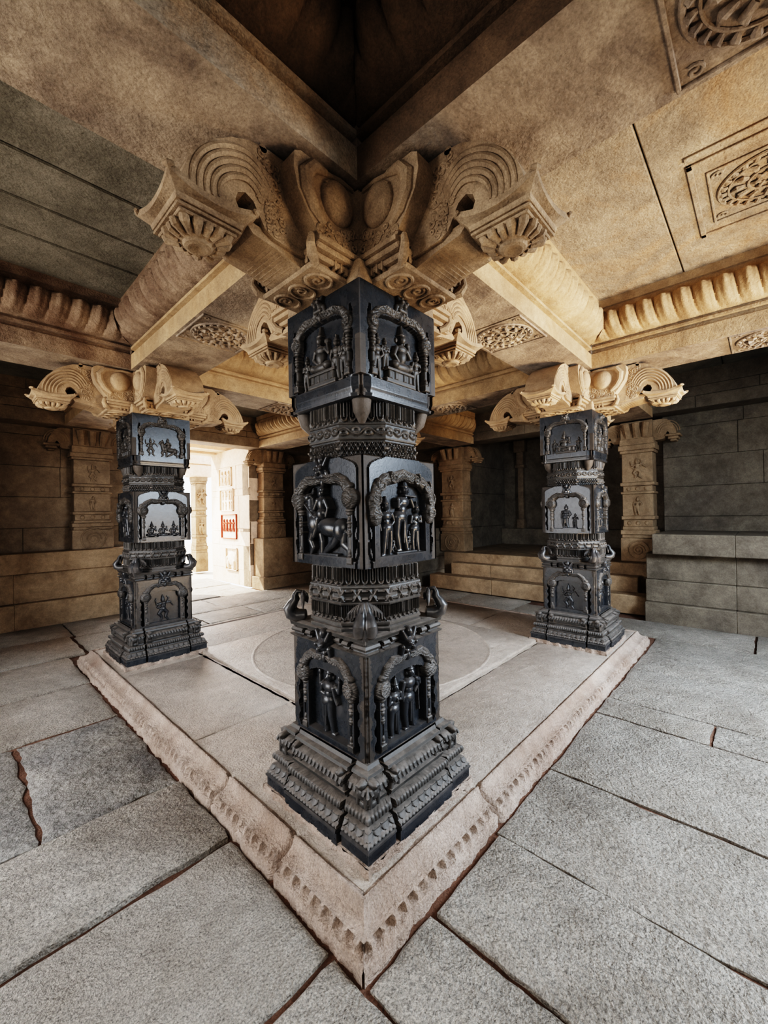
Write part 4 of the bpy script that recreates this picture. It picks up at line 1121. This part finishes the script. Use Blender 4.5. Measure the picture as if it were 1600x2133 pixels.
for i, (y, lab) in enumerate(((3.55, 'slender pale pilaster at the back left of the inner chamber'), (2.75, 'slender pilaster at the back middle of the inner chamber'), (1.2, 'slender pilaster at the back right of the inner chamber'))):
    root = empty('chamber_pilaster', (9.08, y, 0), -pi/2, label=lab, cat='pilaster', group='slender chamber pilasters')
    mb = MB(); mb.box(-.10, .10, -.10, .05, 1.07, 1.30, bev=.01); mb.box(-.07, .07, -.07, .05, 1.3, 2.6, bev=.01); mb.build('shaft', M['wall'], root)
    mb = MB(); mb.box(-.12, .12, -.11, .05, 2.6, 2.68, bev=.01); mb.box(-.09, .09, -.09, .05, 2.68, 3.0, bev=.01); mb.box(-.15, .15, -.12, .05, 3.0, 3.29, bev=.01); mb.build('capital', M['wall'], root)

# passage beyond the doorway
mb = MB()
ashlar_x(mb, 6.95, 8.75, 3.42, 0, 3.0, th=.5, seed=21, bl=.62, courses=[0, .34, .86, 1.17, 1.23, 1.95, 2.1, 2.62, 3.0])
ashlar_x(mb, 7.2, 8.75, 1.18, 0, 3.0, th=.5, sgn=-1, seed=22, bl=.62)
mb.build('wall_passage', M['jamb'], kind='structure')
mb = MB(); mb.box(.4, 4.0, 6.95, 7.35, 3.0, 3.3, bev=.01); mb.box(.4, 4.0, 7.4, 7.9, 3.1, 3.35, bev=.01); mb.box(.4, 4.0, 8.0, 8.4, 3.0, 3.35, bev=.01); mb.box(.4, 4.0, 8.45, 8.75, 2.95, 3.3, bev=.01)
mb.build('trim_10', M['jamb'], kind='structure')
# carved panels on the right jamb (face x=3.42 looking -X); local face -Y rotated -90deg
def jamb_panel(y, z, w, h, figs, label, red=False):
    root = empty('jamb_relief_panel', (3.42, y, z), -pi/2, label=label, cat='relief', group='carved figure panels on the door jamb')
    mb = MB()
    for (a, b, c, d) in ((-w, -w+.02, 0, h), (w-.02, w, 0, h), (-w, w, 0, .02), (-w, w, h-.02, h)): mb.box(a, b, -.035, 0, c, d, bev=.004)
    mb.build('frame', M['redline'] if red else M['jamb'], root)
    for f in figs:
        mb = MB(); relief(mb, f, .0, res=.006); mb.build('carved_figure', M['redline'] if red else M['jamb'], root)
jamb_panel(8.0, 2.18, .30, .42, [shift(fig_stand('down', .5), s, .03, .34) for s in (-.16, 0, .16)], 'topmost jamb panel with three small figures')
jamb_panel(7.95, 1.62, .32, .50, [shift(fig_stand('down', .5), s, .25, .22) for s in (-.2, -.05, .12, .22)]+[shift(fig_stand('fold', .5), s, .03, .2) for s in (-.2, -.05, .12, .22)], 'jamb panel with two rows of small figures')
jamb_panel(7.85, 1.00, .36, .55, [shift(fig_stand('fold', .5), s, .16, .30) for s in (-.24, -.1, .05, .2)], 'reddish framed jamb panel with a row of four figures', True)
jamb_panel(7.75, .30, .26, .50, [[ell(0, .26, .2, .16, 0, .04), cap(-.12, .2, .05, -.12, .06, .045, 0), cap(.12, .2, .05, .12, .06, .045, 0), cap(-.19, .27, .045, -.2, .08, .03, 0)]], 'lowest jamb panel carved with an elephant')
# outdoors
mb = MB(); mb.add([(-8, 8.75, -.06), (14, 8.75, -.06), (14, 24, -.06), (-8, 24, -.06)], [(0, 1, 2, 3)])
mb.add([(-12, -14, -.06), (14, -14, -.06), (14, -3.31, -.06), (-12, -3.31, -.06)], [(0, 1, 2, 3)]); mb.add([(-12, -3.31, -.06), (-3.41, -3.31, -.06), (-3.41, 24, -.06), (-12, 24, -.06)], [(0, 1, 2, 3)])
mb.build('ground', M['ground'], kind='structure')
mb = MB(); ashlar_y(mb, -4, 11, -6.8, -.05, 3.0, sgn=-1, seed=31); mb.build('wall_sky_blocker', M['wall'], kind='structure')  # unseen wall added to block sky reflections on the left pillar
op = empty('courtyard_pillar', (3.84, 10.5, 0), label='sunlit pillar outside seen through the bright doorway', cat='pillar')
for nm, mb in pier_mb(.17, .17, 0, 2.6): mb.build(nm, M['bench'], op)
mb = MB(); mb.box(-.9, .6, -.25, .25, 2.95, 3.3, bev=.01); mb.box(-.30, .30, -.2, .2, 2.6, 2.95, bev=.03); mb.build('lintel', M['jamb'], op)

# ------------------------------------------------------------------ lights
def area(name, loc, target, sx, sy, e, col):
    l = bpy.data.lights.new(name, 'AREA'); l.shape = 'RECTANGLE'; l.size = sx; l.size_y = sy; l.energy = e; l.color = col
    o = bpy.data.objects.new(name, l); COL.objects.link(o); o.location = loc
    d = Vector(target)-Vector(loc); o.rotation_euler = d.to_track_quat('-Z', 'Y').to_euler(); return o
sun = bpy.data.lights.new('sun', 'SUN'); sun.energy = 28; sun.angle = .01; sun.color = (1, .9, .76)
so = bpy.data.objects.new('sun', sun); COL.objects.link(so); so.rotation_euler = Vector((.42, -.62, -.80)).to_track_quat('-Z', 'Y').to_euler()
def spread(o, deg): o.data.spread = radians(deg); return o
spread(area('sky_light_right_entrance', (2.8, -3.1, 2.5), (3.3, -.3, 0), 2.2, 1.4, 520, (.72, .86, 1.0)), 150)
spread(area('sun_bounce_right_entrance', (2.9, -3.2, .35), (3.1, .9, 3.2), 2.0, .9, 150, (1.0, .74, .48)), 85)
spread(area('sky_light_left_entrance', (-3.2, 2.1, 1.8), (0, 2.0, .5), 2.3, 1.6, 85, (.95, .96, 1.0)), 130)
spread(area('sun_bounce_left_entrance', (-3.2, 2.1, .3), (.6, 2.6, 3.0), 2.2, .9, 9, (1.0, .76, .48)), 110)
area('sky_light_far_doorway', (2.15, 8.6, 1.9), (2.15, 5, .5), 2.2, 2.0, 190, (1.0, .95, .90))
spread(area('soft_fill', (-1.9, -1.9, 2.7), (-.3, -.2, 0), 1.8, 1.8, 36, (1.0, .93, .84)), 120)
w = bpy.data.worlds.new('world'); scene.world = w; w.use_nodes = True
bg = w.node_tree.nodes['Background']; bg.inputs[0].default_value = (.9, .95, 1.0, 1); bg.inputs[1].default_value = 6

# ------------------------------------------------------------------ camera
cam = bpy.data.cameras.new('camera'); co = bpy.data.objects.new('camera', cam); COL.objects.link(co)
f = 847.2371; cam.sensor_fit = 'HORIZONTAL'; cam.sensor_width = 36; cam.lens = f/1600*36
pt = radians(.2492); rl = radians(-1.0101); yaw = radians(45-1.9132)
Fv = Vector((cos(yaw)*cos(pt), sin(yaw)*cos(pt), sin(pt))); Rv = Vector((sin(yaw), -cos(yaw), 0)); Uv = Rv.cross(Fv)
R2 = Rv*cos(rl)+Uv*sin(rl); U2 = -Rv*sin(rl)+Uv*cos(rl)
m = Matrix((R2, U2, -Fv)).transposed().to_4x4(); m.translation = Vector((-.8956, -.9632, 1.5))
co.matrix_world = m
cam.clip_start = .02
scene.camera = co
scene.view_settings.view_transform = 'Filmic'
scene.view_settings.look = 'Very High Contrast'
scene.view_settings.exposure = -.42
